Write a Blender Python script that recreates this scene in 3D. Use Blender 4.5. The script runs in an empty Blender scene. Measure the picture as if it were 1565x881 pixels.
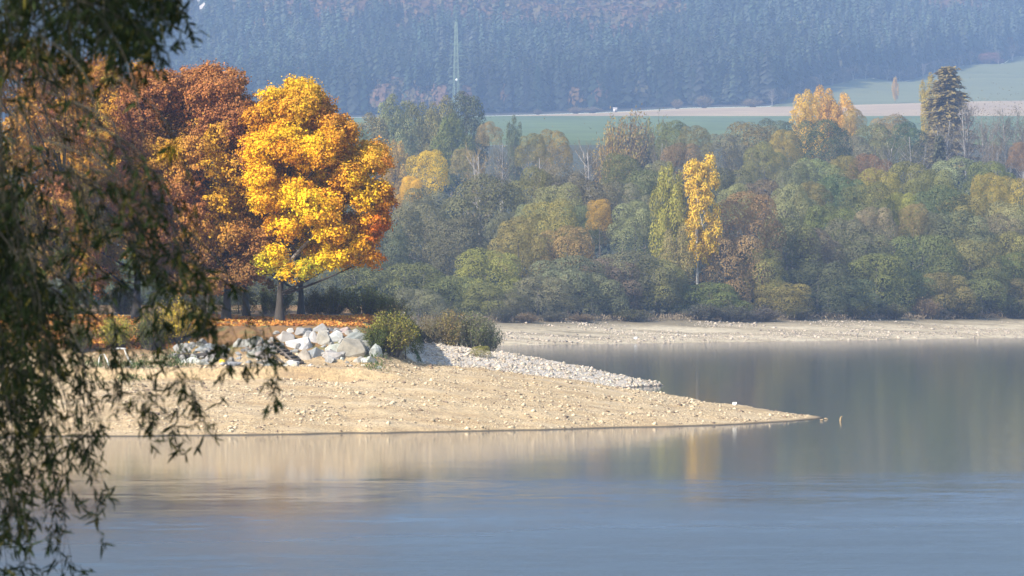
import bpy, bmesh, math, random
import numpy as np
from mathutils import Vector

random.seed(7)
rng = np.random.default_rng(7)
S = bpy.context.scene
COL = S.collection
F = 6373.0            # focal length in photo pixels
CX, CY = 782.5, 440.5
H = 7.9               # eye height above the lake

# ------------------------------------------------------------------ helpers
def px_of(x, Y): return CX + F * x / Y
def P(px, py, Y): return np.array([(px - CX) / F * Y, Y, H + (CY - py) / F * Y])

def hash2(ix, iy, seed):
    n = (ix.astype(np.int64) * 374761393 + iy.astype(np.int64) * 668265263 + seed * 1442695041) & 0x7fffffff
    n = ((n ^ (n >> 13)) * 1274126177) & 0x7fffffff
    n = (n ^ (n >> 16)) & 0xffff
    return n / 65535.0
def vnoise(x, y, seed=0):
    x = np.asarray(x, float); y = np.asarray(y, float)
    ix, iy = np.floor(x), np.floor(y)
    fx, fy = x - ix, y - iy
    fx = fx * fx * (3 - 2 * fx); fy = fy * fy * (3 - 2 * fy)
    a = hash2(ix, iy, seed); b = hash2(ix + 1, iy, seed); c = hash2(ix, iy + 1, seed); d = hash2(ix + 1, iy + 1, seed)
    return (a * (1 - fx) + b * fx) * (1 - fy) + (c * (1 - fx) + d * fx) * fy
def fbm(x, y, seed=0, o=4):
    s, a, t = 0, 1.0, 0
    for k in range(o):
        s = s + a * vnoise(np.asarray(x) * 2 ** k, np.asarray(y) * 2 ** k, seed + k); t += a; a *= .5
    return s / t
def sstep(a, b, x):
    t = np.clip((np.asarray(x, float) - a) / (b - a), 0, 1)
    return t * t * (3 - 2 * t)

def mesh(name, V, Fc, tint=None, smooth=False):
    """numpy verts (n,3) and faces (m,k) or a list of such arrays -> mesh, with an optional per-vertex colour attribute"""
    me = bpy.data.meshes.new(name)
    V = np.asarray(V, np.float32)
    Fs = Fc if isinstance(Fc, list) else [Fc]
    Fs = [np.asarray(f, np.int32) for f in Fs if len(f)]
    me.vertices.add(len(V)); me.vertices.foreach_set('co', V.ravel())
    nl = sum(f.size for f in Fs); npoly = sum(len(f) for f in Fs)
    me.loops.add(nl); me.loops.foreach_set('vertex_index', np.concatenate([f.ravel() for f in Fs]))
    me.polygons.add(npoly)
    tot = np.concatenate([np.full(len(f), f.shape[1], np.int32) for f in Fs])
    st = np.concatenate([[0], np.cumsum(tot)[:-1]]).astype(np.int32)
    me.polygons.foreach_set('loop_start', st)
    me.polygons.foreach_set('loop_total', tot)
    if smooth: me.polygons.foreach_set('use_smooth', np.ones(npoly, bool))
    me.update(calc_edges=True)
    a = me.color_attributes.new('tint', 'FLOAT_COLOR', 'POINT')
    c = np.ones((len(V), 4), np.float32)
    if tint is not None: c[:, :3] = tint
    a.data.foreach_set('color', c.ravel())
    return me

def link(name, me, mat=None, parent=None, color=None):
    o = bpy.data.objects.new(name, me)
    COL.objects.link(o)
    if mat is not None and me is not None and not me.materials: me.materials.append(mat)
    if parent is not None: o.parent = parent
    if color is not None: o.color = (*color, 1)
    return o
def tag(o, label=None, cat=None, group=None, kind=None):
    if label: o['label'] = label
    if cat: o['category'] = cat
    if group: o['group'] = group
    if kind: o['kind'] = kind
    return o
def empty(name, loc, rz=0):
    o = bpy.data.objects.new(name, None); COL.objects.link(o)
    o.location = loc; o.rotation_euler = (0, 0, rz); o.empty_display_size = .2
    return o

class MB:
    """collects pieces into one mesh"""
    def __init__(s): s.v = []; s.f = {}; s.t = []; s.n = 0
    def add(s, V, Fc, tint=None):
        V = np.asarray(V, float); Fc = np.asarray(Fc)
        s.v.append(V); s.f.setdefault(Fc.shape[1], []).append(Fc + s.n); s.n += len(V)
        t = np.ones((len(V), 3)) if tint is None else np.broadcast_to(np.asarray(tint, float), (len(V), 3))
        s.t.append(t)
    def tube(s, pts, rad, n=7, tint=None):
        pts = np.asarray(pts, float); m = len(pts)
        rad = np.broadcast_to(np.asarray(rad, float), (m,))
        tan = np.gradient(pts, axis=0); tan /= np.linalg.norm(tan, axis=1)[:, None] + 1e-9
        ref = np.array([0, 0, 1.0]) if abs(tan[:, 2]).mean() < .8 else np.array([1.0, 0, 0])
        u = np.cross(tan, ref); u /= np.linalg.norm(u, axis=1)[:, None] + 1e-9
        w = np.cross(tan, u)
        a = np.arange(n) / n * 2 * np.pi
        V = pts[:, None] + rad[:, None, None] * (np.cos(a)[None, :, None] * u[:, None] + np.sin(a)[None, :, None] * w[:, None])
        V = V.reshape(-1, 3)
        i = np.arange(m - 1)[:, None] * n + np.arange(n)[None]; j = np.arange(m - 1)[:, None] * n + (np.arange(n)[None] + 1) % n
        Fc = np.stack([i, j, j + n, i + n], -1).reshape(-1, 4)
        s.add(V, Fc, tint)
        for base, sg in ((0, 1), ((m - 1) * n, -1)):     # end caps
            c = len(V)
        return s
    def box(s, c, size, rz=0, tint=None):
        c = np.asarray(c, float); sx, sy, sz = np.asarray(size) / 2
        V = np.array([[-sx,-sy,-sz],[sx,-sy,-sz],[sx,sy,-sz],[-sx,sy,-sz],[-sx,-sy,sz],[sx,-sy,sz],[sx,sy,sz],[-sx,sy,sz]])
        R = np.array([[math.cos(rz), -math.sin(rz), 0], [math.sin(rz), math.cos(rz), 0], [0, 0, 1]])
        Fc = [[0,3,2,1],[4,5,6,7],[0,1,5,4],[1,2,6,5],[2,3,7,6],[3,0,4,7]]
        s.add(V @ R.T + c, Fc, tint); return s
    def mesh(s, name, smooth=False):
        return mesh(name, np.concatenate(s.v), [np.concatenate(x) for x in s.f.values()], np.concatenate(s.t), smooth)

def unit(v): return v / (np.linalg.norm(v, axis=-1, keepdims=True) + 1e-9)
def rand_dir(n, r=rng): return unit(r.normal(size=(n, 3)))
def leaf_quads(C, N, ln, wd, axis=None, r=rng):
    """kite-shaped leaf faces at C with normals N; ln / wd half sizes"""
    n = len(C)
    t = rand_dir(n, r) if axis is None else axis
    t = unit(t - (t * N).sum(1, keepdims=True) * N)
    b = np.cross(N, t)
    ln = np.broadcast_to(np.asarray(ln, float), (n,))[:, None]; wd = np.broadcast_to(np.asarray(wd, float), (n,))[:, None]
    V = np.stack([C - t * ln, C + b * wd - t * ln * .1, C + t * ln + N * wd * .25, C - b * wd - t * ln * .1], 1).reshape(-1, 3)
    return V, np.arange(n * 4).reshape(n, 4)

# ------------------------------------------------------------------ materials
def newmat(name):
    m = bpy.data.materials.new(name); m.use_nodes = True
    nt = m.node_tree; nt.nodes.clear()
    out = nt.nodes.new('ShaderNodeOutputMaterial')
    return m, nt, out
def nd(nt, t, **kw):
    n = nt.nodes.new(t)
    for k, v in kw.items():
        if hasattr(n, k): setattr(n, k, v)
        else: n.inputs[k.replace('_', ' ')].default_value = v
    return n
def mixcol(nt, a, b, fac, mode='MIX'):
    m = nt.nodes.new('ShaderNodeMix'); m.data_type = 'RGBA'; m.blend_type = mode
    L = nt.links
    for inp, val in ((m.inputs['Factor'], fac), (m.inputs['A'], a), (m.inputs['B'], b)):
        if hasattr(val, 'is_linked') or isinstance(val, bpy.types.NodeSocket): L.new(val, inp)
        elif isinstance(val, (int, float)): inp.default_value = val
        else: inp.default_value = (*val, 1)
    return m.outputs['Result']
def ramp(nt, src, stops):
    r = nt.nodes.new('ShaderNodeValToRGB')
    while len(r.color_ramp.elements) < len(stops): r.color_ramp.elements.new(.5)
    for e, (p, c) in zip(r.color_ramp.elements, stops):
        e.position = p; e.color = (*c, 1) if not isinstance(c, (int, float)) else (c, c, c, 1)
    nt.links.new(src, r.inputs[0]); return r.outputs[0]
def noise(nt, scale, detail=5, rough=.6, vec=None, out='Fac'):
    n = nt.nodes.new('ShaderNodeTexNoise'); n.inputs['Scale'].default_value = scale
    n.inputs['Detail'].default_value = detail; n.inputs['Roughness'].default_value = rough
    if vec is not None: nt.links.new(vec, n.inputs['Vector'])
    return n.outputs[out]
def geopos(nt): return nt.nodes.new('ShaderNodeNewGeometry').outputs['Position']
def mapped(nt, vec, scale):
    m = nt.nodes.new('ShaderNodeMapping'); m.inputs['Scale'].default_value = scale
    nt.links.new(vec, m.inputs['Vector']); return m.outputs[0]

def foliage_mat(name, trans=.28):
    m, nt, out = newmat(name); L = nt.links
    at = nd(nt, 'ShaderNodeAttribute', attribute_name='tint')
    oi = nt.nodes.new('ShaderNodeObjectInfo')
    c = mixcol(nt, at.outputs['Color'], oi.outputs['Color'], 1.0, 'MULTIPLY')
    d = nt.nodes.new('ShaderNodeBsdfDiffuse'); t = nt.nodes.new('ShaderNodeBsdfTranslucent')
    L.new(c, d.inputs['Color']); L.new(c, t.inputs['Color'])
    mx = nt.nodes.new('ShaderNodeMixShader'); mx.inputs[0].default_value = trans
    L.new(d.outputs[0], mx.inputs[1]); L.new(t.outputs[0], mx.inputs[2]); L.new(mx.outputs[0], out.inputs['Surface'])
    return m
M_LEAF = foliage_mat('foliage', .18)
M_WILLOW = foliage_mat('willow_leaves', .2)

def bark_mat():
    m, nt, out = newmat('bark'); L = nt.links
    oi = nt.nodes.new('ShaderNodeObjectInfo')
    n = noise(nt, 3.0, 6, .7, mapped(nt, geopos(nt), (2, 2, .5)))
    v = ramp(nt, n, [(.3, .45), (.7, 1.25)])
    c = mixcol(nt, oi.outputs['Color'], v, 1.0, 'MULTIPLY')
    p = nd(nt, 'ShaderNodeBsdfPrincipled', Roughness=.9); L.new(c, p.inputs['Base Color']); L.new(p.outputs[0], out.inputs['Surface'])
    return m
M_BARK = bark_mat()

def tinted_mat(name, rough=.9, stain=None, scale=2.0, bump=0.0):
    """object colour x vertex tint, with procedural mottling"""
    m, nt, out = newmat(name); L = nt.links
    at = nd(nt, 'ShaderNodeAttribute', attribute_name='tint')
    oi = nt.nodes.new('ShaderNodeObjectInfo')
    c = mixcol(nt, at.outputs['Color'], oi.outputs['Color'], 1.0, 'MULTIPLY')
    n = noise(nt, scale, 8, .65, geopos(nt))
    c = mixcol(nt, c, ramp(nt, n, [(.3, .62), (.5, 1.0), (.75, 1.12)]), 1.0, 'MULTIPLY')
    if stain:
        n2 = noise(nt, scale * .6, 6, .7, mapped(nt, geopos(nt), (1.3, 1.1, .6)))
        c = mixcol(nt, c, stain, ramp(nt, n2, [(.48, 0.), (.66, .7)]))
    p = nd(nt, 'ShaderNodeBsdfPrincipled', Roughness=rough); L.new(c, p.inputs['Base Color'])
    if bump:
        b = nd(nt, 'ShaderNodeBump', Strength=bump, Distance=.06); L.new(n, b.inputs['Height']); L.new(b.outputs[0], p.inputs['Normal'])
    L.new(p.outputs[0], out.inputs['Surface'])
    return m
M_ROCK = tinted_mat('limestone', .88, (.17, .145, .11), 1.6, .6)
M_STONE = tinted_mat('pebble', .9, None, 4.0)
M_METAL = tinted_mat('painted_metal', .45, None, 6.0)
M_WOOD = tinted_mat('weathered_wood', .85, None, 5.0)
M_PLASTIC = tinted_mat('plastic', .4, None, 9.0)

# ------------------------------------------------------------------ terrain functions
def shore_far(px):                      # waterline distance on the far shore
    return np.interp(px, [-400, 500, 780, 972, 1214, 1565, 2000], [560, 566, 575, 596, 618, 664, 720])
def g_far(x, Y):
    x = np.asarray(x, float); Y = np.asarray(Y, float)
    px = px_of(x, Y)
    s = shore_far(np.clip(px, -400, 2000))
    d = Y - s
    beach = np.where(d < 0, d * .05, np.interp(d, [0, 8, 30, 60, 90], [0, .55, 1.45, 3.0, 3.7]))
    inland = np.interp(Y, [600, 720, 800, 900, 1000, 1100, 1200, 1300, 1350], [3, 4.4, 8, 15, 23, 32, 41, 50, 54.2])
    w = sstep(45, 120, d)
    z = beach * (1 - w) + np.maximum(inland, beach) * w
    bump = (fbm(x * .11, Y * .03, 3) - .5) * .5 * sstep(2, 20, d)
    return z + bump
E0P, E0V = [-300, 750, 920, 1050, 1215, 1365, 1500, 1565, 1900], [252, 262.5, 267.5, 274.5, 277.5, 281.5, 285.5, 286.5, 290]
def g_hill(x, Y):                       # field, ploughed strip, meadow and mountain
    x = np.asarray(x, float); Y = np.asarray(Y, float)
    px = np.clip(px_of(x, Y), -700, 2300)
    e0 = np.interp(px, E0P, E0V)
    s = .214 - .126 * sstep(1130, 1400, px)
    e_f = np.interp(Y, [1350, 2450], [218.5, 263.0])
    e_l = np.minimum(263.0, e0)
    e = np.where(Y < 2450, np.interp(Y, [1350, 2450], [0, 1]) * (e_l - 218.5) + 218.5, e_l + (e0 - e_l) * np.clip((Y - 2450) / 300, 0, 1))
    up = np.clip(Y - 2750, 0, None)
    ye = edge_forest(px)
    rise = s * np.minimum(up, ye - 2750) + .214 * np.clip(Y - ye, 0, None) + .00002 * np.clip(Y - ye, 0, None) ** 2
    e = e + rise
    z = H + e / F * Y
    z = z + ((fbm(x * .012, Y * .012, 9) - .5) * 14 + (fbm(x * .0045 + Y * .001, Y * .0022, 19, 3) - .5) * 75 * sstep(0, 500, Y - ye)) * sstep(2800, 3400, Y)
    return z
def edge_forest(px):
    return np.interp(px, [-800, 1180, 1327, 1377, 1431, 1482, 1564, 2300], [2750, 2755, 3097, 3156, 3261, 3352, 3523, 3930])

YF_X, YF_Y = [-140, -60, -22.97, -2.97, 11.95, 16.5, 18.6, 19.4], [204, 214, 221, 229.4, 240, 246.5, 251.5, 256]
def h_pen(x, Y, rough=True):
    x = np.asarray(x, float); Y = np.asarray(Y, float)
    yf = np.interp(x, YF_X, YF_Y) + (fbm(x * .22, x * 0 + .5, 5, 4) - .5) * 5.0 * np.clip((20 - x) / 12, .15, 1)
    zc = np.interp(x, [-6, -5.3, -.9, 3.9, 8.7, 13.7, 17.6, 18.7, 22], [3.2, 3.2, 2.8, 2.18, 1.49, .64, .12, .02, -.6])
    u = (Y - yf) / np.maximum(255 - yf, .6)
    front = np.where(u < 0, np.maximum(-1.2, u * 4), zc * np.clip(u, 0, 1) ** .82)
    front = np.where(u > 0, front + .03 * sstep(0, .01, u), front)
    front = np.where(x > 18.9, np.minimum(front, -.2), front)
    front = front - np.clip(Y - 256, 0, None) * .13
    front = np.maximum(front, -1.2)
    # terrace with the boulder wall in front
    T = 1 - sstep(-9.6, -5.2, x)
    wall = sstep(249.2, 256.5, Y)
    soft = sstep(247, 262, Y)
    steep = sstep(-21.5, -17.5, x)
    prof = wall * steep + soft * (1 - steep)
    ter = 3.2 + 2.35 * prof + np.clip(Y - 257, 0, 60) * .014
    ter = ter - sstep(350, 420, Y) * 1.5 - (sstep(420, 560, Y)) * 2.5
    land = np.where(Y > 247, np.maximum(front, 0) * (1 - T) + ter * T, front)
    right_fall = np.clip(Y - 262, 0, None)
    z = np.where((Y > 247) & (T > 0), np.maximum(land, front), front)
    # farther gravel spit
    zr = np.interp(x, [-40, -14, -7, -.13, 6.2, 11.5, 12.4, 14], [5.0, 4.4, 3.45, 2.6, 1.47, .3, 0.0, -.6])
    back = zr - np.clip(338 - Y, 0, None) * .105 - np.clip(Y - 338, 0, None) * np.where(x < -20, .02, .22)
    z = np.maximum(z, np.maximum(back, -1.2))
    if rough:
        dry = sstep(0.0, .5, z)
        z = z + dry * ((fbm(x * .5, Y * .35, 21) - .5) * .32 + (fbm(x * 2.2, Y * 1.6, 31) - .5) * .14)
    return z
def hit_pen(px, py, y0=214., y1=345.):
    Ys = np.arange(y0, y1, .05)
    x = (px - CX) / F * Ys; z = H + (CY - py) / F * Ys
    k = np.nonzero(h_pen(x, Ys) >= z)[0]
    i = k[0] if len(k) else len(Ys) - 1
    return np.array([x[i], Ys[i], z[i]])

def grid(fn, x0, x1, nx, y0, y1, ny, fan=False, yfn=None):
    ys = np.linspace(0, 1, ny); xs = np.linspace(0, 1, nx)
    U, V = np.meshgrid(xs, ys)
    if fan:                              # x0,x1 are photo columns: the sheet widens with distance
        Y = y0 + (y1 - y0) * V if yfn is None else yfn(x0 + (x1 - x0) * U, V)
        X = (x0 + (x1 - x0) * U - CX) / F * Y
    else:
        Y = y0 + (y1 - y0) * V; X = x0 + (x1 - x0) * U
    Z = fn(X, Y)
    Vt = np.stack([X, Y, Z], -1).reshape(-1, 3)
    i = (np.arange(ny - 1)[:, None] * nx + np.arange(nx - 1)[None]).ravel()
    return Vt, np.stack([i, i + 1, i + nx + 1, i + nx], 1)

# ------------------------------------------------------------------ ground materials
def sand_mat():
    m, nt, out = newmat('sandy_gravel'); L = nt.links
    pos = geopos(nt); sep = nt.nodes.new('ShaderNodeSeparateXYZ'); L.new(pos, sep.inputs[0])
    n1 = noise(nt, .35, 6, .65, mapped(nt, pos, (.5, 1.6, 1)))
    n2 = noise(nt, 7.0, 4, .7, pos)
    n3 = noise(nt, .9, 5, .7, mapped(nt, pos, (.35, 1.3, 1.5)))
    c = ramp(nt, n1, [(.3, (.34, .23, .115)), (.5, (.45, .33, .18)), (.7, (.50, .39, .245))])
    c = mixcol(nt, c, ramp(nt, n2, [(.3, .5), (.5, 1.0), (.72, 1.35)]), 1.0, 'MULTIPLY')
    c = mixcol(nt, c, (.22, .15, .09), ramp(nt, n3, [(.50, 0.), (.70, .65)]))
    # farther spit is greyer limestone gravel
    fy = nt.nodes.new('ShaderNodeMapRange'); L.new(sep.outputs['Y'], fy.inputs[0]); fy.inputs[1].default_value = 285; fy.inputs[2].default_value = 305
    c = mixcol(nt, c, mixcol(nt, (.50, .45, .385), ramp(nt, n2, [(.3, .5), (.6, 1.15)]), 1.0, 'MULTIPLY'), fy.outputs[0])
    # humus and grass above the wall
    fz = nt.nodes.new('ShaderNodeMapRange'); L.new(sep.outputs['Z'], fz.inputs[0]); fz.inputs[1].default_value = 3.5; fz.inputs[2].default_value = 4.3
    n4 = noise(nt, .8, 5, .7, pos)
    soil = ramp(nt, n4, [(.35, (.10, .065, .03)), (.5, (.22, .115, .04)), (.65, (.13, .12, .035))])
    c = mixcol(nt, c, soil, fz.outputs[0])
    # wet rim at the waterline
    fw = nt.nodes.new('ShaderNodeMapRange'); L.new(sep.outputs['Z'], fw.inputs[0]); fw.inputs[1].default_value = .03; fw.inputs[2].default_value = .09; fw.inputs[3].default_value = 1.; fw.inputs[4].default_value = 0.
    c = mixcol(nt, c, (.10, .075, .045), fw.outputs[0])
    p = nd(nt, 'ShaderNodeBsdfPrincipled', Roughness=.95); L.new(c, p.inputs['Base Color'])
    b = nd(nt, 'ShaderNodeBump', Strength=.8, Distance=.08); L.new(n2, b.inputs['Height']); L.new(b.outputs[0], p.inputs['Normal'])
    L.new(p.outputs[0], out.inputs['Surface'])
    return m
M_SAND = sand_mat()

def farground_mat():
    m, nt, out = newmat('far_shore_ground'); L = nt.links
    pos = geopos(nt); sep = nt.nodes.new('ShaderNodeSeparateXYZ'); L.new(pos, sep.inputs[0])
    n1 = noise(nt, .12, 6, .7, mapped(nt, pos, (.45, 1, 1)))
    n2 = noise(nt, 1.2, 5, .75, mapped(nt, pos, (.8, .5, 1)))
    c = ramp(nt, n1, [(.36, (.20, .16, .09)), (.48, (.39, .31, .19)), (.6, (.50, .415, .275))])
    c = mixcol(nt, c, ramp(nt, n2, [(.3, .55), (.5, 1.0), (.7, 1.3)]), 1.0, 'MULTIPLY')
    fz = nt.nodes.new('ShaderNodeMapRange'); L.new(sep.outputs['Z'], fz.inputs[0]); fz.inputs[1].default_value = 1.7; fz.inputs[2].default_value = 2.6
    g = ramp(nt, n2, [(.3, (.13, .10, .06)), (.6, (.20, .16, .085))])
    c = mixcol(nt, c, g, fz.outputs[0])
    fz2 = nt.nodes.new('ShaderNodeMapRange'); L.new(sep.outputs['Z'], fz2.inputs[0]); fz2.inputs[1].default_value = 3.4; fz2.inputs[2].default_value = 4.5
    c = mixcol(nt, c, (.055, .06, .03), fz2.outputs[0])
    p = nd(nt, 'ShaderNodeBsdfPrincipled', Roughness=.95); L.new(c, p.inputs['Base Color']); L.new(p.outputs[0], out.inputs['Surface'])
    return m
M_FAR = farground_mat()

def plain_ground(name, stops, scale, stretch=(1, 1, 1), rows=0.0):
    m, nt, out = newmat(name); L = nt.links
    n = noise(nt, scale, 7, .65, mapped(nt, geopos(nt), stretch))
    c = ramp(nt, n, stops)
    if rows:
        wv = nt.nodes.new('ShaderNodeTexWave'); wv.wave_type = 'BANDS'; wv.bands_direction = 'Y'
        wv.inputs['Scale'].default_value = rows; wv.inputs['Distortion'].default_value = 1.6; wv.inputs['Detail'].default_value = 3; wv.inputs['Detail Scale'].default_value = .2
        L.new(mapped(nt, geopos(nt), (.06, 1, 0)), wv.inputs['Vector'])
        c = mixcol(nt, c, ramp(nt, wv.outputs['Fac'], [(.0, .72), (.35, 1.0), (1., 1.06)]), 1.0, 'MULTIPLY')
        c = mixcol(nt, c, ramp(nt, noise(nt, .006, 5, .7, mapped(nt, geopos(nt), (1, .5, 1))), [(.35, .78), (.65, 1.15)]), 1.0, 'MULTIPLY')
    p = nd(nt, 'ShaderNodeBsdfPrincipled', Roughness=.95); L.new(c, p.inputs['Base Color']); L.new(p.outputs[0], out.inputs['Surface'])
    return m
M_FIELD = plain_ground('winter_crop', [(.35, (.085, .12, .022)), (.65, (.125, .17, .035))], .02, (1, .35, 1), .012)
M_PLOUGH = plain_ground('ploughed_soil', [(.35, (.38, .26, .145)), (.65, (.47, .34, .19))], .02, (.6, 1, 1), .02)
M_MEADOW = plain_ground('meadow', [(.35, (.13, .14, .05)), (.65, (.175, .18, .07))], .01, (.5, 1, 1))
M_MOUNT = plain_ground('forest_floor', [(.35, (.028, .034, .022)), (.65, (.06, .05, .035))], .02)
M_BANK = plain_ground('near_grass', [(.35, (.05, .07, .02)), (.65, (.12, .11, .05))], 1.5)

def water_mat():
    m, nt, out = newmat('lake_water'); L = nt.links
    pos = geopos(nt); sep = nt.nodes.new('ShaderNodeSeparateXYZ'); L.new(pos, sep.inputs[0])
    def math_(op, a, b=None):
        n = nt.nodes.new('ShaderNodeMath'); n.operation = op
        for i, v in enumerate((a, b)):
            if v is None: continue
            if isinstance(v, (int, float)): n.inputs[i].default_value = v
            else: L.new(v, n.inputs[i])
        return n.outputs[0]
    # a breeze roughens the near water; edge of the breeze wanders
    wob = noise(nt, 1.0, 4, .6, mapped(nt, pos, (.02, .05, 1)))
    ytmp = math_('ADD', math_('ADD', sep.outputs['Y'], math_('MULTIPLY', math_('SUBTRACT', wob, .5), 46.)), math_('MULTIPLY', sep.outputs['X'], -.35))
    mr = nt.nodes.new('ShaderNodeMapRange'); mr.interpolation_type = 'SMOOTHSTEP'; L.new(ytmp, mr.inputs[0])
    mr.inputs[1].default_value = 118; mr.inputs[2].default_value = 180; mr.inputs[3].default_value = 1; mr.inputs[4].default_value = 0
    breeze = mr.outputs[0]
    band = ramp(nt, noise(nt, 1.0, 3, .6, mapped(nt, pos, (.012, .11, 1))), [(.40, .35), (.62, 1.0)])
    amp = math_('ADD', .003, math_('MULTIPLY', breeze, .20))
    amp = math_('MULTIPLY', amp, band)
    na = noise(nt, 1.0, 4, .6, mapped(nt, pos, (.55, 1.1, 1)), 'Color')
    nb = noise(nt, 1.0, 3, .6, mapped(nt, pos, (.08, .22, 1)), 'Color')
    def vm(op, a, b=None, s=None):
        n = nt.nodes.new('ShaderNodeVectorMath'); n.operation = op
        L.new(a, n.inputs[0])
        if b is not None:
            if isinstance(b, tuple): n.inputs[1].default_value = b
            else: L.new(b, n.inputs[1])
        if s is not None: L.new(s, n.inputs['Scale'])
        return n.outputs[0]
    nc = noise(nt, 1.0, 2, .6, mapped(nt, pos, (1.6, 4.2, 1)), 'Color')
    w = vm('ADD', vm('ADD', vm('SUBTRACT', na, (.5, .5, .5)), vm('SUBTRACT', nc, (.5, .5, .5))), vm('SUBTRACT', nb, (.5, .5, .5)))
    w = vm('MULTIPLY', w, (.6, 2.2, 0))
    w = vm('SCALE', w, None, amp)
    w = vm('NORMALIZE', vm('ADD', w, (0, 0, 1)))
    p = nd(nt, 'ShaderNodeBsdfPrincipled'); p.inputs['Base Color'].default_value = (.045, .06, .07, 1)
    p.inputs['IOR'].default_value = 1.33
    L.new(math_('ADD', .082, math_('MULTIPLY', breeze, .24)), p.inputs['Roughness'])
    L.new(w, p.inputs['Normal'])
    L.new(p.outputs[0], out.inputs['Surface'])
    return m
M_WATER = water_mat()

# ------------------------------------------------------------------ setting
V, Fc = grid(lambda x, y: 0 * x, -420, 420, 2, 20, 800, 2)
tag(link('water', mesh('water', V, Fc), M_WATER), 'calm grey-blue lake reflecting the trees', kind='structure')
V, Fc = grid(lambda x, y: np.interp(y, [-70, 2, 12, 30, 46], [6.4, 6.2, 4.6, 1.6, -.8]) + (fbm(x * .4, y * .4, 2) - .5) * .5, -60, 60, 90, -70, 46, 90)
tag(link('near_bank', mesh('near_bank', V, Fc, smooth=True), M_BANK), 'grassy bank below the willow', kind='structure')
V, Fc = grid(h_pen, -62, 22, 380, 210, 350, 640)
tag(link('sandy_spit', mesh('sandy_spit', V, Fc), M_SAND), 'tan sandy spit tapering out into the lake', kind='structure')
V, Fc = grid(lambda x, y: h_pen(x, y, False), -140, -62, 30, 200, 350, 60)
tag(link('sandy_spit', mesh('sandy_spit', V, Fc), M_SAND), 'sandy shore continuing left of the spit', kind='structure')
V, Fc = grid(lambda x, y: h_pen(x, y, False) - sstep(-22, -12, x) * 4 * sstep(350, 380, y), -140, 10, 60, 350, 640, 80)
tag(link('wooded_shore', mesh('wooded_shore', V, Fc), M_FAR), 'wooded land behind the spit', kind='structure')
V, Fc = grid(g_far, -700, 2300, 400, 0, 0, 260, True, lambda px, v: (shore_far(px) - 25) * (1 - v ** 1.8) + 1350 * v ** 1.8)
tag(link('far_shore', mesh('far_shore', V, Fc), M_FAR), 'stony far shore with the wood behind it', kind='structure')
V, Fc = grid(g_hill, -700, 2300, 120, 1350, 2450, 50, True)
tag(link('green_field', mesh('green_field', V, Fc, smooth=True), M_FIELD), 'green winter crop field', kind='structure')
V, Fc = grid(g_hill, -700, 2300, 160, 2450, 2750, 14, True)
tag(link('ploughed_field', mesh('ploughed_field', V, Fc, smooth=True), M_PLOUGH), 'pale ploughed strip of field', kind='structure')
V, Fc = grid(g_hill, 1178, 2300, 120, 0, 0, 50, True, lambda px, v: 2750 + (edge_forest(px) - 2750) * v)
tag(link('meadow', mesh('meadow', V, Fc, smooth=True), M_MEADOW), 'green hillside meadow above the ploughed strip', kind='structure')
V, Fc = grid(g_hill, -700, 2300, 240, 0, 0, 120, True, lambda px, v: edge_forest(px) + (5500 - edge_forest(px)) * v)
tag(link('mountain', mesh('mountain', V, Fc, smooth=True), M_MOUNT), 'hazy blue wooded mountainside', kind='structure')

# ------------------------------------------------------------------ forest on the mountain (reads as one mass)
def spruce_template(n=54):
    rr = np.random.default_rng(77)
    z = .08 + .9 * (np.arange(n) / n) ** .9; a = np.arange(n) * 2.4 + rr.normal(size=n) * .3
    R_ = .17 * (1 - z) ** .8 + .012
    o = np.stack([np.cos(a), np.sin(a), np.zeros(n)], 1)
    c = o * (R_ * rr.uniform(.5, .75, n))[:, None] + np.stack([0 * z, 0 * z, z], 1)
    ax = unit(o + np.array([0, 0, -.75]) + rr.normal(size=(n, 3)) * .12)
    N = unit(o * .8 + np.array([0, 0, .8]) + rr.normal(size=(n, 3)) * .2)
    return leaf_quads(c, N, R_ * .75 + .018, R_ * .55 + .012, ax, rr)
def blob_template(r, n=46):
    C = rand_dir(n, r); C[:, 2] = np.abs(C[:, 2]) * 1.0
    c = C * np.array([.33, .33, .62]) + np.array([0, 0, .34])
    V, Fq = leaf_quads(c, unit(C + r.normal(size=(n, 3)) * .4), .13, .11, r=r)
    return V, Fq
def scatter(Vt, Ft, pos, hgt, wid, rot, tint):
    n = len(pos); c, s = np.cos(rot), np.sin(rot)
    X = Vt[None, :, 0] * wid[:, None]; Yv = Vt[None, :, 1] * wid[:, None]; Z = Vt[None, :, 2] * hgt[:, None]
    W = np.stack([X * c[:, None] - Yv * s[:, None] + pos[:, None, 0], X * s[:, None] + Yv * c[:, None] + pos[:, None, 1], Z + pos[:, None, 2]], -1)
    FF = Ft[None] + (np.arange(n) * len(Vt))[:, None, None]
    return W.reshape(-1, 3), FF.reshape(-1, Ft.shape[1]), np.repeat(tint, len(Vt), axis=0)

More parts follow.
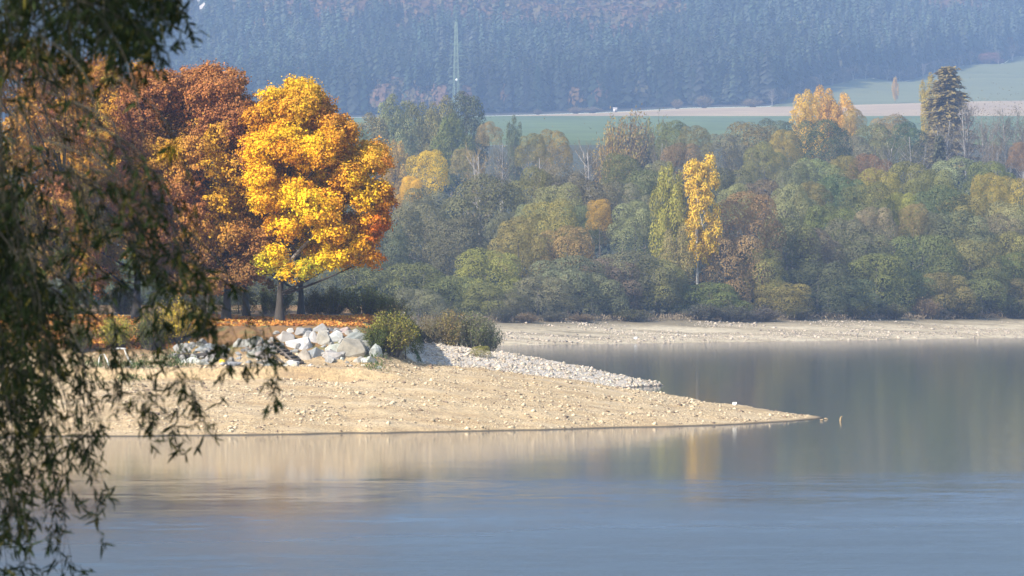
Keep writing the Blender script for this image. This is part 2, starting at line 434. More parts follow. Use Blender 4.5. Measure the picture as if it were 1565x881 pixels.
N_FOR = 17000
v = rng.random(N_FOR * 2)
pxs = rng.uniform(-350, 1950, N_FOR * 2)
Ys = edge_forest(pxs) + 16 + 1770 * v ** 1.35
xs = (pxs - CX) / F * Ys
keep = np.ones(len(xs), bool); keep[N_FOR:] = Ys[N_FOR:] < 3800
pxs, Ys, xs = pxs[keep], Ys[keep], xs[keep]
zs = g_hill(xs, Ys)
vis_y = CY - (zs - H) / Ys * F
dec = fbm(xs * .012 + 3, Ys * .008, 40, 3)
dec_w = .595 + .2 * sstep(70, 110, vis_y) - .10 * sstep(140, 30, vis_y) - .06 * sstep(60, 0, vis_y) - .05 * np.exp(-((pxs - 780) / 170) ** 2) + .05 * sstep(950, 1200, pxs)
is_dec = dec + rng.normal(size=len(xs)) * .07 > dec_w
MBF = MB()
n = (~is_dec).sum(); q = ~is_dec
tnt = (.7 + .6 * sstep(.3, .7, fbm(xs[q] * .01 + 9, Ys[q] * .004, 55, 3)))[:, None] * np.array([.058, .074, .055]) * rng.uniform(.55, 1.5, (n, 1)) * rng.uniform(.9, 1.1, (n, 3))
hg = rng.uniform(18, 38, n)
W, FF, T_ = scatter(*spruce_template(), np.stack([xs[q], Ys[q], zs[q] - .4], 1), hg, hg * rng.uniform(.75, 1.15, n), rng.uniform(0, 6.28, n), tnt)
MBF.add(W, FF, T_)
n = is_dec.sum(); q = is_dec
warm = rng.random(n)[:, None]
tnt = np.where(warm < .45, [.15, .090, .055], np.where(warm < .7, [.15, .12, .065], np.where(warm < .85, [.11, .10, .06], [.16, .10, .045]))) * rng.uniform(.7, 1.25, (n, 1))
hg = rng.uniform(12, 21, n)
W, FF, T_ = scatter(*blob_template(rng), np.stack([xs[q], Ys[q], zs[q] - .4], 1), hg, hg * rng.uniform(.7, 1.0, n), rng.uniform(0, 6.28, n), tnt)
MBF.add(W, FF, T_)
tag(link('mountain_forest', MBF.mesh('mountain_forest'), M_LEAF), 'dense blue-hazed spruce forest with rusty beeches covering the mountainside', 'forest', kind='stuff')

# ------------------------------------------------------------------ tree meshes
def crown_mesh(name, lobes, n, ls, r, colfn=None, inner=.18, up=.35, asp=.62, jit=.42, tv=.28):
    """leaf faces over the outer skins of many lobes; lobes: (c(3), r(3))"""
    C = np.array([l[0] for l in lobes], float); R = np.array([l[1] for l in lobes], float)
    w = (R[:, 0] * R[:, 2]); w = w / w.sum()
    k = r.choice(len(C), n, p=w)
    d = rand_dir(n, r); d[:, 2] = np.where(d[:, 2] < -.55, -d[:, 2], d[:, 2])
    rad = 1 - np.abs(r.normal(size=n)) * inner
    p = C[k] + d * R[k] * rad[:, None]
    inside = np.zeros(n, bool)
    for j in range(len(C)):
        q = ((p - C[j]) / (R[j] * .80)); inside |= ((q * q).sum(1) < 1) & (k != j)
    keep = ~inside | (r.random(n) < .12)
    p, d, k = p[keep], d[keep], k[keep]; m = len(p)
    N = unit(d / R[k] * R[k].mean(1)[:, None] + r.normal(size=(m, 3)) * jit + np.array([0, 0, up]))
    sz = ls * r.uniform(.6, 1.3, m)
    V, Fq = leaf_quads(p, N, sz, sz * asp, r=r)
    lobe_t = r.uniform(.82, 1.18, len(C))[k]
    t = (lobe_t * r.uniform(1 - tv, 1 + tv, m))[:, None] * (1 + r.normal(size=(m, 3)) * tv * .2)
    if colfn is not None: t = t * colfn(p)
    return mesh(name, V, Fq, np.repeat(t, 4, axis=0))

def limb_mesh(name, h0, tips, r0, r, n=6, lean=0.0):
    """a tapered trunk and limbs reaching the lobe centres (unit tree)"""
    mb = MB()
    t = np.linspace(0, 1, 7)
    trunk = np.stack([lean * t ** 1.5 + np.sin(t * 5 + r.random() * 6) * .008, np.cos(t * 4 + r.random() * 6) * .008, t * h0 * 1.5], 1)
    mb.tube(trunk, r0 * (1 - .72 * t), n)
    for c in tips:
        b = trunk[int(r.integers(2, 6))]
        mid = (b + c) / 2 + r.normal(size=3) * .02 - np.array([0, 0, .02])
        s = np.linspace(0, 1, 6)[:, None]
        pts = (1 - s) ** 2 * b + 2 * s * (1 - s) * mid + s * s * np.asarray(c)
        mb.tube(pts, r0 * np.linspace(.38, .06, 6), 5)
    return mb.mesh(name)

def dome(i):
    r = np.random.default_rng(100 + i)
    L = []
    nl = 15 + int(r.integers(0, 6))
    for j in range(nl):
        z = .14 + .66 * ((j + .5) / nl) ** .85
        ring = .50 * math.sqrt(max(.02, 1 - ((z - .26) / .66) ** 2)) * .74
        a = j * 2.4 + r.normal() * .35
        rr = ring * (1 if j % 4 else .45) * r.uniform(.85, 1.1)
        q = r.uniform(.15, .25) * (1.12 - .25 * z)
        L.append((np.array([rr * math.cos(a), rr * math.sin(a), z]), np.array([q, q, q * r.uniform(.85, 1.15)])))
    L.append((np.array([r.normal() * .04, r.normal() * .04, .80]), np.array([.22, .22, .18])))
    L.append((np.array([0, 0, .42]), np.array([.36, .36, .34])))
    cm = crown_mesh('willow_crown', L, 26000, .0105, r, inner=.07, jit=.22, tv=.10, up=.05)
    tm = limb_mesh('willow_trunk', .5, [l[0] * .92 for l in L[:14:2]], .022, r)
    return cm, tm
def tall(i):
    r = np.random.default_rng(200 + i)
    L = []
    for j in range(26):
        z = .18 + .74 * j / 25
        ring = .30 * math.sqrt(max(.03, 1 - ((z - .45) / .56) ** 2))
        a = j * 2.4 + r.normal() * .3
        rr = ring * r.uniform(.5, 1.05)
        q = r.uniform(.085, .15)
        L.append((np.array([rr * math.cos(a), rr * math.sin(a), z]), np.array([q, q, q * 1.25])))
    L.append((np.array([0, 0, .5]), np.array([.18, .18, .36])))
    cm = crown_mesh('poplar_crown', L, 15000, .0115, r, inner=.25, tv=.2)
    tm = limb_mesh('poplar_trunk', .6, [l[0] * np.array([.9, .9, 1]) for l in L[3:24:3]], .02, r)
    return cm, tm
def birch(i):
    r = np.random.default_rng(300 + i)
    L = []
    for j in range(44):
        z = .34 + .61 * j / 43
        ring = .20 * math.sqrt(max(.03, 1 - ((z - .66) / .42) ** 2))
        a = j * 2.4
        rr = ring * r.uniform(.4, 1.15); q = r.uniform(.055, .10)
        L.append((np.array([rr * math.cos(a), rr * math.sin(a), z]), np.array([q, q, q * .95])))
    cm = crown_mesh('birch_crown', L, 17000, .0095, r, inner=.45)
    tm = limb_mesh('birch_trunk', .6, [l[0] for l in L[2:24:3]], .021, r, lean=.03)
    return cm, tm
def bare(i):
    r = np.random.default_rng(400 + i)
    mb = MB(); tw = MB()
    t = np.linspace(0, 1, 6)
    for s in range(3):
        a = r.uniform(0, 6.28); sp = r.uniform(.03, .14)
        tr = np.stack([math.cos(a) * sp * t, math.sin(a) * sp * t, t * r.uniform(.75, .97)], 1)
        mb.tube(tr, .013 * (1 - .8 * t) + .002, 5)
        for k in range(16):
            z0 = r.uniform(.25, .9); b = np.array([np.interp(z0, t, tr[:, 0]), np.interp(z0, t, tr[:, 1]), z0 * tr[-1, 2]])
            a2 = r.uniform(0, 6.28); ln = r.uniform(.12, .26)
            e = b + np.array([math.cos(a2) * ln * .62, math.sin(a2) * ln * .62, ln * .8])
            mb.tube([b, (b + e) / 2 + r.normal(size=3) * .01, e], [.004, .003, .0015], 4)
            for q in range(9):
                f = r.uniform(.25, 1); p0 = b + (e - b) * f
                d = unit(r.normal(size=3) * .6 + np.array([0, 0, 1.0]) + (e - b) * 3) * r.uniform(.05, .11)
                tw.tube([p0, p0 + d], [.0018, .0009], 3)
    n = 1500                                   # the last few leaves and fine twig ends
    c = r.normal(size=(n, 3)) * np.array([.15, .15, .2]) + np.array([0, 0, .62])
    Vq, Fq = leaf_quads(c, rand_dir(n, r), r.uniform(.004, .012, n), .004, r=r)
    tw.add(Vq, Fq, np.repeat(r.uniform(.6, 1.3, (n, 1)) * np.ones(3), 4, axis=0))
    return tw.mesh('twig_crown'), mb.mesh('bare_trunk')
def fan(i):
    """upright sprays rising from the base: shrubs, golden spiky crowns"""
    r = np.random.default_rng(500 + i)
    st = MB(); P_, N_, A_ = [], [], []
    for s in range(60):
        a = r.uniform(0, 6.28); sp = .46 * math.sqrt(r.random()); top = (1 - (sp / .5) ** 2 * .55) * r.uniform(.75, 1.0)
        e = np.array([math.cos(a) * sp, math.sin(a) * sp, top]); b = np.array([e[0] * .25, e[1] * .25, 0])
        m_ = (b + e) / 2 * np.array([.8, .8, 1.1])
        q = np.linspace(0, 1, 5)[:, None]; pts = (1 - q) ** 2 * b + 2 * q * (1 - q) * m_ + q * q * e
        st.tube(pts, np.linspace(.008, .002, 5), 4)
        k = 85; f = r.uniform(.18, 1, k) ** .8
        pp = (1 - f[:, None]) ** 2 * b + 2 * (f * (1 - f))[:, None] * m_ + (f ** 2)[:, None] * e
        P_.append(pp + r.normal(size=(k, 3)) * .038); N_.append(unit(r.normal(size=(k, 3)) + np.array([e[0], e[1], .5]))); A_.append(np.tile(unit(e - b), (k, 1)) + r.normal(size=(k, 3)) * .5)
    P_, N_, A_ = map(np.concatenate, (P_, N_, A_)); m = len(P_)
    V, Fq = leaf_quads(P_, N_, r.uniform(.012, .028, m), r.uniform(.006, .012, m), A_, r)
    t = r.uniform(.65, 1.3, (m, 1)) * (1 + r.normal(size=(m, 3)) * .07)
    return mesh('spray_crown', V, Fq, np.repeat(t, 4, axis=0)), st.mesh('stems')
def spruce(i):
    r = np.random.default_rng(600 + i)
    P_, N_, A_ = [], [], []
    mb = MB(); t = np.linspace(0, 1, 6); mb.tube(np.stack([0 * t, 0 * t, t * .97], 1), .014 * (1 - .9 * t), 7)
    for w in range(34):
        z = .10 + .88 * w / 33; ln = .205 * (1 - z) ** .72 + .02
        for k in range(9):
            a = r.uniform(0, 6.28); l2 = ln * r.uniform(.7, 1.12)
            e = np.array([math.cos(a) * l2, math.sin(a) * l2, z - l2 * .22])
            b = np.array([0, 0, z]); mb.tube([b, e], [.003, .001], 4)
            f = r.uniform(.15, 1, 26)[:, None]
            pp = b + (e - b) * f + r.normal(size=(26, 3)) * np.array([.011, .011, .007]) - np.array([0, 0, .008])
            P_.append(pp); A_.append(np.tile(unit(e - b), (26, 1)) + r.normal(size=(26, 3)) * .35)
            N_.append(unit(r.normal(size=(26, 3)) * .5 + np.array([math.cos(a) * .5, math.sin(a) * .5, .9])))
    P_, N_, A_ = map(np.concatenate, (P_, N_, A_)); m = len(P_)
    V, Fq = leaf_quads(P_, N_, r.uniform(.012, .022, m), r.uniform(.005, .009, m), A_, r)
    tt = r.uniform(.65, 1.35, (m, 1)) * np.ones(3)
    return mesh('spruce_crown', V, Fq, np.repeat(tt, 4, axis=0)), mb.mesh('spruce_trunk')

KINDS = {'dome': [dome(i) for i in range(6)], 'tall': [tall(i) for i in range(4)], 'birch': [birch(i) for i in range(2)],
         'bare': [bare(i) for i in range(3)], 'fan': [fan(i) for i in range(4)], 'spruce': [spruce(i) for i in range(2)]}
CW = {'dome': 1.12, 'tall': .80, 'birch': .44, 'bare': .62, 'fan': 1.0, 'spruce': .42}   # crown width of the unit tree
for k_, lst in KINDS.items():
    for cm, tm in lst: cm.materials.append(M_LEAF); tm.materials.append(M_BARK)
OBN = {'dome': 'willow_tree', 'tall': 'poplar_tree', 'birch': 'birch_tree', 'bare': 'bare_tree', 'fan': 'shrub', 'spruce': 'spruce_tree'}
cnt = {}
def plant(kind, base, hgt, wid, col, label, cat='tree', group=None, name=None, bark=(.16, .14, .12)):
    i = cnt.get(kind, 0); cnt[kind] = i + 1
    cm, tm = KINDS[kind][i % len(KINDS[kind])]
    r = random.Random(i * 31 + len(kind))
    o = empty(name or ('deciduous_tree' if kind == 'dome' and not 'willow' in label else OBN[kind]), base, r.uniform(0, 6.28))
    sx = wid / CW[kind]; hc = min(hgt, 1.02 * wid) if kind == 'dome' else hgt
    t_ = link('stems' if kind == 'fan' else 'trunk', tm, None, o, bark); t_.scale = (sx, sx, hgt)
    c_ = link('crown' if kind != 'fan' else 'foliage', cm, None, o, col); c_.scale = (sx, sx, hc); c_.location = (0, 0, hgt - hc)
    return tag(o, label, cat, group)

# colours (albedo)
CO = {'grey': (.128, .124, .072), 'greyd': (.098, .098, .058), 'green': (.112, .122, .045), 'blue': (.085, .102, .050), 'olive': (.190, .168, .056),
      'tan': (.225, .165, .072), 'pale': (.182, .178, .092), 'yellow': (.46, .315, .04), 'gold': (.27, .21, .052), 'orange': (.48, .295, .055), 'ygreen': (.225, .205, .048),
      'bronze': (.20, .152, .065), 'rust': (.175, .125, .062), 'mauve': (.135, .128, .080), 'bare': (.17, .145, .105), 'dgreen': (.070, .088, .044), 'dry': (.26, .19, .10), 'moss': (.148, .140, .052)}
DESC = {('dome', 'grey'): 'grey-green domed willow', ('dome', 'greyd'): 'dull dark grey-green willow', ('dome', 'green'): 'mid-green rounded willow', ('dome', 'blue'): 'bluish dark-green rounded tree',
        ('dome', 'olive'): 'olive-yellow domed willow', ('dome', 'tan'): 'tan-brown rounded tree', ('dome', 'pale'): 'pale silvery-green domed willow', ('dome', 'orange'): 'orange-yellow rounded tree', ('dome', 'yellow'): 'bright yellow rounded tree', ('dome', 'ygreen'): 'yellow-green rounded tree',
        ('dome', 'bronze'): 'bronze-brown rounded tree', ('dome', 'rust'): 'rusty red-brown rounded tree', ('dome', 'mauve'): 'purplish-grey rounded tree', ('dome', 'gold'): 'orange-gold rounded tree', ('dome', 'dgreen'): 'deep green rounded tree', ('dome', 'moss'): 'moss-green rounded tree',
        ('tall', 'yellow'): 'bright yellow upright tree', ('tall', 'orange'): 'orange-yellow upright poplar', ('tall', 'pale'): 'tall pale-green poplar', ('tall', 'moss'): 'tall moss-green poplar', ('tall', 'green'): 'tall mid-green poplar', ('tall', 'dgreen'): 'tall deep-green poplar',
        ('tall', 'ygreen'): 'upright yellow-green tree', ('tall', 'gold'): 'slender orange-gold tree', ('tall', 'greyd'): 'slim dark-grey spiky tree', ('tall', 'bronze'): 'upright golden-brown tree', ('birch', 'yellow'): 'golden-yellow birch with bare white trunk',
        ('bare', 'bare'): 'nearly leafless grey-brown tree', ('bare', 'mauve'): 'nearly leafless purplish-grey tree', ('bare', 'tan'): 'thin-leaved brown tree', ('fan', 'olive'): 'spiky olive-gold tree', ('fan', 'gold'): 'spiky orange-gold tree', ('fan', 'moss'): 'spiky moss-green tree',
        ('spruce', 'olive'): 'tall dark conifer above its neighbours', ('bare', 'rust'): 'thin-leaved rust-red tree', ('spruce', 'greyd'): 'narrow blackish conifer'}
# kind, column, top row, width in photo pixels, metres behind the far bank edge, colour
FT = [
 ('dome',625,312,112,62,'grey'),('dome',583,332,84,52,'greyd'),('dome',735,262,130,112,'greyd'),('dome',648,284,74,96,'mauve'),('dome',700,328,110,50,'greyd'),('dome',772,322,74,84,'greyd'),
 ('dome',838,305,96,32,'olive'),('dome',792,328,84,24,'olive'),('dome',742,376,116,14,'olive'),('dome',868,342,96,20,'tan'),('dome',618,400,126,8,'green'),('dome',690,420,96,4,'green'),
 ('dome',640,440,84,-3,'grey'),('dome',748,430,96,1,'moss'),('dome',868,388,124,6,'grey'),('dome',925,392,104,7,'mauve'),('dome',966,382,128,7,'grey'),('dome',1008,394,96,5,'moss'),
 ('dome',905,414,92,1,'grey'),('dome',822,420,112,1,'mauve'),('dome',782,446,66,-2,'greyd'),('dome',972,303,78,27,'pale'),('dome',916,303,44,36,'gold'),('dome',884,312,60,52,'blue'),('dome',852,281,86,62,'pale'),
 ('dome',812,308,54,44,'pale'),('dome',900,270,92,92,'greyd'),('dome',944,276,76,96,'mauve'),('dome',951,233,66,170,'green'),('dome',858,252,74,122,'mauve'),('dome',986,257,92,104,'blue'),('dome',1008,243,64,134,'pale'),
 ('dome',818,252,76,126,'moss'),('dome',1002,296,58,42,'grey'),('birch',1067,239,50,9,'yellow'),('tall',1023,258,56,14,'ygreen'),('tall',1034,350,58,6,'bronze'),('dome',1138,290,104,12,'bronze'),('dome',1118,356,112,8,'tan'),
 ('dome',1160,376,88,5,'moss'),('dome',1085,430,104,0,'green'),('dome',1195,428,96,0,'olive'),('dome',1250,398,112,1,'dgreen'),('dome',1340,385,104,3,'moss'),('dome',1292,424,94,-2,'blue'),('dome',1388,410,86,0,'blue'),
 ('dome',1438,414,92,-3,'moss'),('dome',1500,408,104,0,'green'),('dome',1560,424,92,-2,'moss'),('dome',1548,384,94,7,'green'),('dome',1202,330,100,15,'green'),('dome',1212,281,92,42,'pale'),('dome',1166,272,74,62,'grey'),
 ('dome',1128,278,56,54,'pale'),('dome',1108,254,92,94,'blue'),('dome',1250,240,84,114,'pale'),('dome',1290,236,56,118,'moss'),('dome',1222,246,66,104,'mauve'),('dome',1240,275,66,62,'moss'),('dome',1284,264,82,74,'blue'),
 ('dome',1266,310,84,32,'green'),('dome',1302,332,102,17,'grey'),('dome',1246,346,92,13,'greyd'),('dome',1322,280,92,42,'green'),('dome',1386,243,92,112,'moss'),('dome',1340,254,74,98,'ygreen'),('dome',1424,256,82,92,'moss'),
 ('dome',1466,238,94,124,'pale'),('dome',1516,244,84,108,'green'),('dome',1554,270,74,82,'ygreen'),('dome',1512,262,60,74,'ygreen'),('dome',1432,280,100,52,'blue'),('dome',1374,292,62,37,'ygreen'),('dome',1396,310,48,29,'bronze'),
 ('dome',1474,294,84,46,'moss'),('dome',1546,308,92,31,'pale'),('dome',1466,318,106,21,'grey'),('dome',1530,324,84,19,'grey'),('dome',1334,314,66,26,'pale'),('dome',1426,322,54,25,'grey'),('dome',1410,356,122,11,'green'),
 ('dome',1482,364,104,9,'moss'),('dome',1542,350,94,11,'olive'),('dome',1322,348,94,13,'greyd'),('dome',1600,300,110,40,'moss'),('dome',1600,360,110,8,'green'),
 ('dome',500,320,110,60,'grey'),('dome',520,372,100,24,'moss'),('dome',450,350,110,40,'green'),('dome',470,392,110,8,'grey'),('dome',400,360,110,40,'greyd'),('dome',420,396,110,8,'moss'),('dome',350,370,110,30,'grey'),('dome',366,400,110,6,'green'),('dome',300,370,110,30,'greyd'),('dome',310,402,110,6,'moss'),('dome',250,375,120,20,'grey'),('dome',190,380,120,20,'green'),('dome',130,380,120,20,'greyd'),('dome',60,380,120,20,'moss'),('dome',0,380,120,20,'grey'),
 ('tall',572,182,66,470,'moss'),('tall',601,150,62,500,'pale'),('tall',640,158,62,520,'green'),('tall',670,155,58,500,'moss'),('tall',714,150,78,540,'dgreen'),('tall',690,178,60,460,'green'),('dome',748,184,34,390,'tan'),
 ('dome',708,226,36,300,'tan'),('dome',652,228,62,225,'yellow'),('dome',628,268,40,200,'yellow'),('tall',604,218,44,350,'gold'),('bare',736,232,80,255,'tan'),('tall',786,186,30,400,'greyd'),('bare',768,205,66,350,'mauve'),
 ('dome',847,198,50,340,'olive'),('dome',815,202,48,330,'moss'),('bare',834,232,90,262,'tan'),('bare',905,226,90,290,'mauve'),('fan',966,160,92,420,'olive'),('fan',934,172,58,400,'gold'),('fan',1006,166,66,430,'moss'),
 ('dome',1028,182,54,380,'green'),('dome',1040,216,66,250,'rust'),('bare',1008,205,60,330,'mauve'),('dome',1150,184,112,390,'moss'),('dome',1108,202,80,366,'mauve'),('dome',1188,182,74,420,'greyd'),('dome',1196,196,52,330,'ygreen'),
 ('dome',1168,214,62,295,'moss'),('dome',1062,190,50,340,'moss'),('tall',1232,148,54,480,'orange'),('tall',1258,136,58,490,'orange'),('tall',1284,146,54,485,'orange'),('dome',1306,166,36,470,'gold'),('dome',1256,180,82,350,'dgreen'),
 ('dome',1302,204,76,360,'mauve'),('dome',1338,186,76,400,'moss'),('dome',1362,172,70,430,'tan'),('dome',1386,184,56,380,'dgreen'),('dome',1330,234,66,205,'rust'),('spruce',1447,100,118,425,'olive'),('tall',1420,122,36,440,'gold'),
 ('bare',1440,176,70,395,'bare'),('bare',1478,160,74,400,'bare'),('bare',1506,168,60,395,'bare'),('bare',1540,156,74,400,'bare'),('bare',1562,182,66,370,'mauve'),('bare',1520,200,40,330,'rust'),('spruce',1436,206,44,300,'greyd'),
 ('bare',1398,200,80,330,'mauve'),('bare',1352,222,80,240,'mauve'),('dome',1562,216,40,320,'rust'),('dome',1600,190,90,400,'mauve'),('dome',540,300,90,120,'greyd'),('dome',540,380,100,20,'green'),('tall',535,200,70,430,'green'),
]
LMK = [(1067, 300, 'the golden birch'), (1138, 320, 'the bronze-brown tree'), (1447, 160, 'the tall conifer'), (1268, 150, 'the orange poplars'), (640, 250, 'the bright yellow tree'), (1384, 305, 'the yellow-green and bronze pair'),
       (680, 165, 'the tall green poplars'), (1040, 228, 'the rust-red tree'), (966, 170, 'the spiky olive tree'), (700, 500, 'the shrubs on the spit'), (916, 325, 'the small orange-gold tree'), (1540, 200, 'the white stems'), (430, 430, 'the trunks of the yellow maple'), (330, 440, 'the trunks of the rust-brown maple'), (110, 430, 'the trunk of the farthest left maple'), (1023, 320, 'the upright yellow-green tree')]
def where(kind, px, py, w, k, key):
    row = 'on the bank' if k < 10 else ('in second row' if k < 45 else ('in mid-wood' if k < 140 else 'at back of wood'))
    cy = py + w * .35
    best = min(LMK, key=lambda l: math.hypot((l[0] - px), (l[1] - cy)) + (999 if abs(l[0] - px) < 28 and abs(l[1] - cy) < 75 else 0) + (999 if key == 'orange' and 'orange poplars' in l[2] and abs(l[0] - px) < 60 else 0))
    dx, dy = px - best[0], cy - best[1]
    side = 'left of' if dx < 0 else 'right of'
    d = side if abs(dx) > abs(dy) else ('above' if dy < 0 else 'below')
    if abs(dx) > 28 and abs(dy) > 28: d = ('above ' if dy < 0 else 'below ') + side
    return f'{row}, {d} {best[2]}'
raw = []
for kind, px, py, w, k, key in FT:
    raw.append(DESC.get((kind, key), 'autumn tree') + ' ' + where(kind, px, py, w, k, key))
ORD = ['leftmost', 'second leftmost', 'third leftmost', 'fourth leftmost', 'fifth leftmost']
for idx, (kind, px, py, w, k, key) in enumerate(FT):
    lab = raw[idx]
    same = sorted([j for j in range(len(FT)) if raw[j] == lab], key=lambda j: FT[j][1])
    if len(same) > 1: lab = lab + ', ' + ORD[same.index(idx)]
    Y = float(shore_far(px)) + 62 + k
    x = (px - CX) / F * Y
    g = float(g_far(x, Y))
    top = H + (CY - py) / F * Y
    wid = w * Y / F * (1.22 if kind == 'dome' else (1.2 if kind == 'tall' else 1.15))
    bark = (.62, .58, .5) if kind in ('birch',) else ((.34, .31, .27) if kind == 'bare' else (.17, .15, .125))
    jit = random.Random(idx)
    c = tuple(v * k3 * jit.uniform(.9, 1.1) for v, k3 in zip(CO[key], (1.40, 1.35, 1.24)))
    plant(kind, (x, Y, g - .2), top - g + .2, wid, c, lab, 'tree', 'trees of the far wood', bark=bark)
# white trunk reaching down from the birch is its own trunk; low shrubs line the bank
n_s = 0
for px, py, w, k, key, lab in [
 (770,468,40,-8,'greyd','dark low bush at the left end of the far beach'),(805,476,44,-10,'dry','dry straw-coloured bush at the left end of the far beach'),(845,474,50,-9,'mauve','greyish low bush on the bank below the purplish willows'),
 (890,478,44,-10,'dry','straw-coloured low bush on the bank under the grey willows'),(965,470,70,-7,'moss','spreading moss-green bush on the bank left of the dark hollow'),(1075,462,70,-8,'mauve','brown-grey brush at the foot of the golden birch'),
 (1120,464,70,-9,'mauve','brown-grey brush at the foot of the bronze-brown tree'),(1165,466,60,-9,'bare','brown-grey brush right of the bronze-brown tree'),(1215,462,60,-7,'moss','low green bush at the bank below the olive willow'),
 (1310,456,60,-6,'ygreen','small yellow-green bush at the bank left of the dark gaps'),(1365,460,50,-7,'moss','moss-green low bush beside the dark gap in the wood'),(1415,450,50,-6,'dry','tan low bush in front of the dark gap in the wood'),(1475,452,56,-7,'moss','low green bush along the right part of the bank'),(1545,448,70,-8,'green','spreading green bush at the right end of the bank')]:
    Y = float(shore_far(px)) + 62 + k; x = (px - CX) / F * Y; g = float(g_far(x, Y)); top = H + (CY - py) / F * Y
    plant('fan', (x, Y, g - .1), top - g + .1, w * Y / F * 1.15, tuple(v * .85 for v in CO[key]), lab, 'bush', 'low bushes along the far bank')

# understory: unbroken scrub in the depth of the wood and dry grass along the bank
m = 60000
pxs = rng.uniform(-200, 1700, m); k = np.concatenate([rng.uniform(-9, -1, 9000), rng.uniform(0, 480, m - 9000)])
Ys = shore_far(pxs) + 62 + k; xs = (pxs - CX) / F * Ys; zs = g_far(xs, Ys)
hh = np.where(k < 0, rng.uniform(.05, .8, m), rng.uniform(.2, 5.0, m))
C = np.stack([xs, Ys, zs + hh], 1)
dryc = np.array([.24, .19, .125]); grn = np.array([.040, .048, .030])
tn = np.where((k < 0)[:, None], dryc, grn) * rng.uniform(.6, 1.3, (m, 1))
Vq, Fq = leaf_quads(C, rand_dir(m), np.where(k < 0, .30, .55), np.where(k < 0, .10, .4), np.tile([0, 0, 1.], (m, 1)) + rng.normal(size=(m, 3)) * .4)
tag(link('undergrowth', mesh('undergrowth', Vq, Fq, np.repeat(tn, 4, axis=0)), M_LEAF), 'dull scrub and dry grass under the far trees', 'undergrowth', kind='stuff')

# ------------------------------------------------------------------ forest edge, hedges, things on the hill
edge_px = [252, 275, 300, 322, 350, 375, 402, 425, 452, 478, 505, 528, 552, 745, 762, 781, 803, 822, 840, 861, 880, 899, 921, 944, 962, 985, 1004, 1022, 1044, 1061, 1082, 1103, 1124, 1148, 1166]
for i, px in enumerate(edge_px):
    r = random.Random(i + 50); Y = 2766 + r.uniform(0, 30); x = (px - CX) / F * Y
    plant('spruce', (x, Y, float(g_hill(x, Y)) - .5), r.uniform(21, 35), r.uniform(8.0, 11.5), tuple(v * r.uniform(.6, 1.1) for v in (.045, .062, .045)), 'dark blue-hazed spruce at the foot of the mountain forest', 'tree', 'spruces along the foot of the mountain forest')
for i, (px, py) in enumerate([(1192,142),(1206,136),(1222,140),(1240,128),(1256,134),(1272,126),(1290,122),(1304,128),(1322,118),(1338,112),(1356,110),(1374,108),(1392,104),(1410,104),(1428,97),(1446,94),(1466,90),(1484,84),(1506,76),(1526,74),(1546,66),(1566,64),(1180,150)]):
    r = random.Random(i + 90); Y = float(edge_forest(px)) - r.uniform(2, 14) if px > 1190 else 2757.; x = (px - CX) / F * Y; g = float(g_hill(x, Y))
    plant('bare' if i % 3 else 'dome', (x, Y, g - .4), max(11., H + (CY - py) / F * Y - g) * r.uniform(.9, 1.15), r.uniform(11, 17), (.22, .18, .15) if i % 3 else (.15, .13, .10), 'pale grey-mauve half-bare tree on the upper edge of the hillside meadow', 'tree', 'half-bare trees along the meadow edge', bark=(.3, .27, .25))
def hill_at(px, Y): x = (px - CX) / F * Y; return (x, Y, float(g_hill(x, Y)) - .3)
plant('tall', hill_at(1368, 2757), 17.5, 5.4, CO['orange'], 'thin solitary orange poplar at the lower edge of the hillside meadow', 'tree')
Y = 3352.; plant('dome', hill_at(1512, Y), 9.5, 23, (.24, .12, .10), 'reddish-brown wide bush alone on the hillside meadow', 'bush', name='shrub')
for px, hh, w, key, lab in [(880, 4.0, 11, 'dry', 'pale pinkish hedge bush at the far edge of the green field'), (905, 3.6, 12, 'dry', 'wider pale pinkish hedge bush beside the white field hut'), (1035, 5.5, 8, 'dry', 'tall straw-pink bush behind the ploughed strip'), (1076, 7, 12, 'tan', 'large pinkish-tan bush where ploughed strip meets forest'), (822, 3.2, 6, 'rust', 'small reddish bush at the left end of the ploughed strip'), (1150, 5, 14, 'dry', 'straw-coloured bush under the pale half-bare trees')]:
    plant('fan', hill_at(px, 2754), hh * 1.3, w * 1.3, CO[key], lab, 'bush', 'bushes along the upper field edge')

# white hut
def hut(px, Y):
    o = empty('field_hut', hill_at(px, Y));  tag(o, 'tiny white hut at the far edge of the green field', 'hut')
    mb = MB(); mb.box((0, 0, 1.1), (2.6, 2.4, 2.2)); link('wall', mb.mesh('hut_wall'), M_STONE, o, (.62, .60, .58))
    V = np.array([[-1.5,-1.4,2.2],[1.5,-1.4,2.2],[1.5,1.4,2.2],[-1.5,1.4,2.2],[-1.5,0,3.1],[1.5,0,3.1]])
    mb = MB(); mb.add(V, [[0,1,5,4],[2,3,4,5],[0,3,2,1]]); mb.add(V, [[0,4,3],[1,2,5]]); link('roof', mb.mesh('hut_roof'), M_STONE, o, (.5, .45, .42))
    mb = MB(); mb.box((.3, -1.22, .9), (.85, .06, 1.7)); link('door', mb.mesh('hut_door'), M_WOOD, o, (.18, .14, .1))
hut(940, 2754.)

